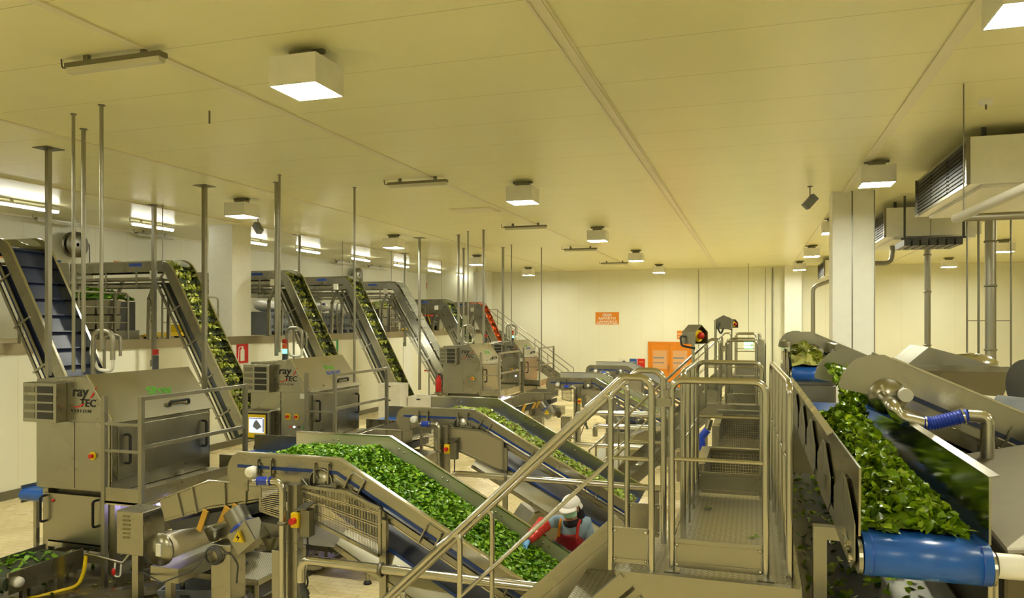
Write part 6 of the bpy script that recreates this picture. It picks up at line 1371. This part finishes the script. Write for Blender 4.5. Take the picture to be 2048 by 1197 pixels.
# background machinery at the right
t = thing('receiving_hopper', 'dull steel receiving hopper behind the feed conveyor at right', 'hopper', (3.5, 17, 0))
MB().add([(3.0, 15.6, 1.5), (4.0, 15.6, 1.5), (4.0, 17.2, 1.5), (3.0, 17.2, 1.5), (2.6, 15.3, 2.75), (4.4, 15.3, 2.75), (4.4, 17.3, 2.75), (2.6, 17.3, 2.75)], [(0, 3, 2, 1), (4, 5, 6, 7), (0, 1, 5, 4), (1, 2, 6, 5), (2, 3, 7, 6), (3, 0, 4, 7)]).build('hopper_body', 'dsteel', t)
MB().box(2.55, 4.45, 15.25, 15.31, 2.70, 2.80).build('hopper_rim', 'steel', t); MB().prism([(2.7, 2.75), (3.1, 3.12), (3.7, 2.95), (4.2, 2.75)], 'y', 15.6, 17.3).build('slanted_lid', 'galv', t); MB().lathe([(.45, 0), (.45, .08), (.3, .2), (.001, .24)], (3.95, 16.3, 2.76), n=20).build('round_lid', 'tube', t)
for (xx, y_) in ((3.05, 15.7), (3.95, 15.7), (3.05, 17.1), (3.95, 17.1)): MB().box(xx-.04, xx+.04, y_-.04, y_+.04, 0, 1.5).build('leg', 'steel', t)
t = thing('washing_drum', 'round steel drum washer at the right edge', 'drum', (4.2, 12.3, 0))
MB().cyl((3.55, 11.9, 2.72), (5.6, 12.9, 2.72), .36, 30).build('drum', 'dsteel', t); MB().lathe([(.36, 0), (.385, 0), (.385, .06), (.36, .06)], (3.85, 12.05, 2.72), (.9, .44, 0), 30).build('drum_band', 'tube', t)
for (xx, y_) in ((3.8, 12.02), (5.2, 12.7)): MB().box(xx-.2, xx+.2, y_-.2, y_+.2, 0, 2.4).build('drum_stand', 'sheet', t)
t = thing('spinning_drum', 'low blue-grey drum with a cream end in front of the drum washer', 'drum', (3.2, 10.6, 0))
MB().cyl((2.95, 11.0, 2.42), (3.9, 10.6, 2.36), .24, 26).build('drum', 'greyp', t); MB().cyl((2.78, 11.08, 2.43), (2.94, 11.005, 2.42), .22, 26).build('drum_end', 'offwhite', t); MB().box(3.0, 3.8, 10.5, 11.1, 0, 2.2).build('drum_stand', 'sheet', t); MB().cyl((3.3, 10.5, 2.35), (3.6, 10.4, 2.33), .1, 16).build('blue_motor', 'bluep', t)
# ------------------------------------------------------------------ the worker at the end of the nearest conveyor
def skin(name, vs, es, mat, parent=None, sub=2, origin=None):
    o = Vector(origin) if origin else Vector((-1.9, 8.2, 0))
    me = bpy.data.meshes.new(name); me.from_pydata([Vector(p)-o for p, r in vs], es, []); me.update()
    me.materials.append(M[mat]); ob = bpy.data.objects.new(name, me); COL.objects.link(ob); put(ob, o, parent)
    ob.modifiers.new('skin', 'SKIN').use_smooth_shade = True
    for i, (p, r) in enumerate(vs): me.skin_vertices[0].data[i].radius = (r, r) if not isinstance(r, tuple) else r
    me.skin_vertices[0].data[0].use_root = True
    s = ob.modifiers.new('smooth', 'SUBSURF'); s.levels = sub; s.render_levels = sub
    return ob
F_ = Vector((-.28, -.88, -.26)).normalized(); SD = F_.cross(Vector((0, 0, 1))).normalized(); UPH = SD.cross(F_).normalized()   # face direction, its right, its up
HC = Vector((-1.885, 7.95, 1.575))
J = dict(pel=(-1.93, 8.22, .90), sp=(-1.915, 8.20, 1.08), ch=(-1.90, 8.10, 1.26), nb=(-1.895, 8.03, 1.40), nk=(-1.89, 7.99, 1.475),
         sl=(-2.065, 8.0, 1.40), el=(-2.14, 7.69, 1.445), wl=(-2.215, 7.46, 1.335), sr=(-1.735, 8.07, 1.39), er=(-1.70, 8.14, 1.15), wr=(-1.745, 7.93, 1.02),
         hl=(-2.03, 8.22, .86), kl=(-2.04, 8.17, .48), al=(-2.04, 8.24, .09), hr=(-1.83, 8.22, .86), kr=(-1.82, 8.17, .48), ar=(-1.82, 8.24, .09))
J = {k: Vector(v) for k, v in J.items()}
hb = HC-UPH*.055+F_*.01; ht = HC+UPH*.045-F_*.015
vs = [(J['pel'], .13), (J['sp'], .115), (J['ch'], (.14, .10)), (J['nb'], .075), (J['nk'], .05), (hb, (.068, .075)), (HC, (.078, .092)), (ht, (.068, .08)),
      (J['sl'], .06), (J['el'], .042), (J['wl'], .028), (J['wl']+Vector((-.012, -.04, -.03)), (.034, .018)),
      (J['sr'], .06), (J['er'], .042), (J['wr'], .028), (J['wr']+Vector((-.02, -.05, -.02)), (.034, .018)),
      (J['hl'], .085), (J['kl'], .058), (J['al'], .042), (J['al']+Vector((0, -.14, -.05)), .035), (J['hr'], .085), (J['kr'], .058), (J['ar'], .042), (J['ar']+Vector((0, -.14, -.05)), .035)]
es = [(0, 1), (1, 2), (2, 3), (3, 4), (4, 5), (5, 6), (6, 7), (3, 8), (8, 9), (9, 10), (10, 11), (3, 12), (12, 13), (13, 14), (14, 15), (0, 16), (16, 17), (17, 18), (18, 19), (0, 20), (20, 21), (21, 22), (22, 23)]
person = skin('person', vs, es, 'skin')
tag(person, 'person in a white cap, mask, red apron and red sleeves reaching into the green leaves', 'person')
# face details
mb = MB()
for s in (-1, 1): mb.ball(HC+F_*.083+SD*.032*s+UPH*.008, .011, .009, .008, 10, 6)
mb.build('eyes', 'ink', person)
mb = MB()
for s in (-1, 1): mb.ball(HC+SD*.083*s-F_*.005-UPH*.01, .014, .022, .03, 10, 6)
mb.build('ears', 'skin', person)
mb = MB(); mb.add([HC+F_*.09+UPH*.012, HC+F_*.086-SD*.016-UPH*.028, HC+F_*.086+SD*.016-UPH*.028, HC+F_*.112-UPH*.024], [(0, 1, 3), (0, 3, 2), (1, 2, 3)], True); mb.build('nose', 'skin', person)
# mask : curved patch over nose and chin
mb = MB(); vs = []; n, m = 12, 8
for j in range(m+1):
    for i in range(n+1):
        a = (i/n-.5)*2.5; v = .015-.105*j/m; rr = .094+.02*math.cos(a)*math.sin(math.pi*min(1, (j+1.5)/m))
        if j == m: rr -= .016
        vs.append(HC+F_*(rr*math.cos(a)*1.06)+SD*(rr*math.sin(a)*.95)+UPH*v)
mb.add(vs, [(j*(n+1)+i, j*(n+1)+i+1, (j+1)*(n+1)+i+1, (j+1)*(n+1)+i) for j in range(m) for i in range(n)], True)
o = mb.build('face_mask', 'mask', person); sd = o.modifiers.new('thick', 'SOLIDIFY'); sd.thickness = .003
# cap with a peak and a neck fold
mb = MB(); vs = []; n, m = 22, 8
for j in range(m+1):
    t_ = j/m*1.62
    for i in range(n):
        a = 2*math.pi*i/n; wob = 1+.03*mnoise.noise(Vector((math.cos(a)*2, math.sin(a)*2, t_*2)))
        vs.append(HC+UPH*(.035+.105*math.cos(t_))+(F_*math.cos(a)*.118+SD*math.sin(a)*.102)*math.sin(t_)*wob-F_*.012)
mb.add(vs, [(j*n+i, j*n+(i+1) % n, (j+1)*n+(i+1) % n, (j+1)*n+i) for j in range(m) for i in range(n)], True)
vs = []; n2, m2 = 12, 4
for j in range(m2+1):
    for i in range(n2+1):
        a = (i/n2-.5)*2.3; ex = .075*(j/m2)*math.cos(a*.62); vs.append(HC+UPH*(.042-.03*(j/m2)**1.3)+F_*((.108+ex*.85)*math.cos(a)-.012)+SD*(.104+ex*.35)*math.sin(a))
mb.add(vs, [(j*(n2+1)+i, j*(n2+1)+i+1, (j+1)*(n2+1)+i+1, (j+1)*(n2+1)+i) for j in range(m2) for i in range(n2)], True)
vs = []
for j in range(4):
    for i in range(13):
        a = math.pi*.5+(i/12)*math.pi; vs.append(HC+UPH*(.035-.045*j/3)+F_*(.115+.008*j)*math.cos(a)+SD*(.103+.006*j)*math.sin(a)-F_*.012)
mb.add(vs, [(j*13+i, j*13+i+1, (j+1)*13+i+1, (j+1)*13+i) for j in range(3) for i in range(12)], True)
o = mb.build('cap', 'cap', person); sd = o.modifiers.new('thick', 'SOLIDIFY'); sd.thickness = .004
# dark scarf round the neck
mb = MB(); nkc = J['nb'].lerp(J['nk'], .45)
mb.tube([J['nb']+Vector((.0, 0, .025))+Vector((.01+.09*math.cos(i*.3491), .08*math.sin(i*.3491), .01*math.sin(i*.9)+.03*math.sin(i*.3491))) for i in range(18)], .036, 10, True)
mb.ball(J['nk']+Vector((.065, .06, .0)), .075, .06, .10, 14, 9); mb.ball(J['ch']+Vector((-.005, -.10, .07)), .06, .035, .115, 12, 8)
mb.build('scarf', 'scarf', person)
# shirt
vs = [(J['pel'], (.15, .135)), (J['sp'], (.15, .13)), (J['ch']+Vector((0, 0, -.02)), (.155, .118)), (J['nb']+Vector((0, .01, -.03)), .09), (J['sl'], .077), (J['sl'].lerp(J['el'], .55), .064), (J['sl'].lerp(J['el'], .98), .060), (J['sr'], .080), (J['sr'].lerp(J['er'], .5), .066), (J['er'], .060), (J['er'].lerp(J['wr'], .25), .055)]
skin('shirt', vs, [(0, 1), (1, 2), (2, 3), (3, 4), (4, 5), (5, 6), (3, 7), (7, 8), (8, 9), (9, 10)], 'shirt', person)
# red sleeve covers
def sleeve(a, b, r0, r1):
    mb = MB(); n = 14; pts = []; rr = []
    for k in range(n+1): s = k/n; pts.append(a.lerp(b, s)); rr.append((r0+(r1-r0)*s)*(1+.07*math.sin(k*2.3)+.05*R.uniform(-1, 1)) if 0 < k < n else (r0+(r1-r0)*s)*.8)
    mb.tube(pts, rr, 16); mb.build('sleeve_cover', 'sleeve', person)
sleeve(J['sl'].lerp(J['el'], .80), J['wl']+(J['wl']-J['el'])*.06, .084, .056)
sleeve(J['er'].lerp(J['wr'], .2), J['wr'], .066, .046)
# gloved hands
def hand(w_, d, palm_n, side, spread=1):
    d = d.normalized(); pn = (palm_n-d*palm_n.dot(d)).normalized(); sd_ = d.cross(pn).normalized()*side
    vs = [(w_-d*.02, (.030, .026)), (w_+d*.02, (.034, .022)), (w_+d*.06, (.042, .018)), (w_+d*.088, (.043, .015))]; es = [(0, 1), (1, 2), (2, 3)]
    for k, (off, L) in enumerate(((-.030, .068), (-.010, .078), (.011, .073), (.031, .055))):
        b0 = w_+d*.09+sd_*off; q = [b0, b0+d*L*.4+sd_*off*.15+pn*.006, b0+d*L*.72+sd_*off*.2+pn*.022, b0+d*L*.92+sd_*off*.2+pn*.044]
        i0 = len(vs); vs += [(q[0], .0105), (q[1], .0098), (q[2], .0090), (q[3], .0075)]; es += [(3, i0), (i0, i0+1), (i0+1, i0+2), (i0+2, i0+3)]
    t0 = w_+d*.03-sd_*.034; i0 = len(vs); vs += [(t0, .0135), (t0+d*.026-sd_*.022+pn*.012, .0115), (t0+d*.055-sd_*.03+pn*.028, .0095)]; es += [(1, i0), (i0, i0+1), (i0+1, i0+2)]
    skin('glove', vs, es, 'glove', person)
hand(J['wl'], Vector((-.25, -.80, -.55)), Vector((.0, -.4, -.9)), 1)
hand(J['wr'], Vector((-.35, -.85, -.25)), Vector((.6, -.2, -.7)), -1)
# apron : bib and skirt wrapped over the front
mb = MB(); vs = []; n, m = 16, 22
for j in range(m+1):
    s = j/m; z = 1.285-.84*s; hw = (.115+.10*min(1, s*4)) if s < .3 else .215+.05*(s-.3)
    base = J['ch'].lerp(J['sp'], min(1, s*3.2)) if s < .31 else J['sp'].lerp(J['pel'], min(1, (s-.31)*2))
    for i in range(n+1):
        a = (i/n-.5)*2; x = base.x-.02*(1-s)+hw*math.sin(a*1.25)/math.sin(1.25)
        y = base.y-.175*math.cos(a*1.15)-.012 + .012*mnoise.noise(Vector((a*3, z*6, 2)))*2
        if s > .5: y -= .02
        vs.append((x, y, z+.012*mnoise.noise(Vector((a*4, 1, 3)))))
mb.add(vs, [(j*(n+1)+i, j*(n+1)+i+1, (j+1)*(n+1)+i+1, (j+1)*(n+1)+i) for j in range(m) for i in range(n)], True)
o = mb.build('apron', 'apron', person); sd = o.modifiers.new('thick', 'SOLIDIFY'); sd.thickness = .004
for s, sh in ((-1, J['sl']), (1, J['sr'])):
    top = J['ch']+Vector((.10*s-.02, -.145, -.01)); mid = J['nb']+Vector((.105*s, -.07, .035)); bk = J['nb']+Vector((.10*s, .07, .02))
    MB().tube(fillet([top, top.lerp(mid, .6)+Vector((0, -.02, .02)), mid, bk], .06, 5), .017, 8).build('apron_strap', 'orange' if s < 0 else 'sleeve', person)
# trousers and boots
skin('trousers', [(J['pel'], (.145, .135)), (J['hl'], .10), (J['kl'], .075), (J['al']+Vector((0, 0, .12)), .066), (J['hr'], .10), (J['kr'], .075), (J['ar']+Vector((0, 0, .12)), .066)], [(0, 1), (1, 2), (2, 3), (0, 4), (4, 5), (5, 6)], 'cap', person)
for k in ('al', 'ar'):
    a = J[k]; skin('boot', [(a+Vector((0, 0, .20)), .068), (a+Vector((0, .01, -.02)), .058), (a+Vector((0, -.09, -.045)), .045), (a+Vector((0, -.18, -.05)), .04)], [(0, 1), (1, 2), (2, 3)], 'offwhite', person)
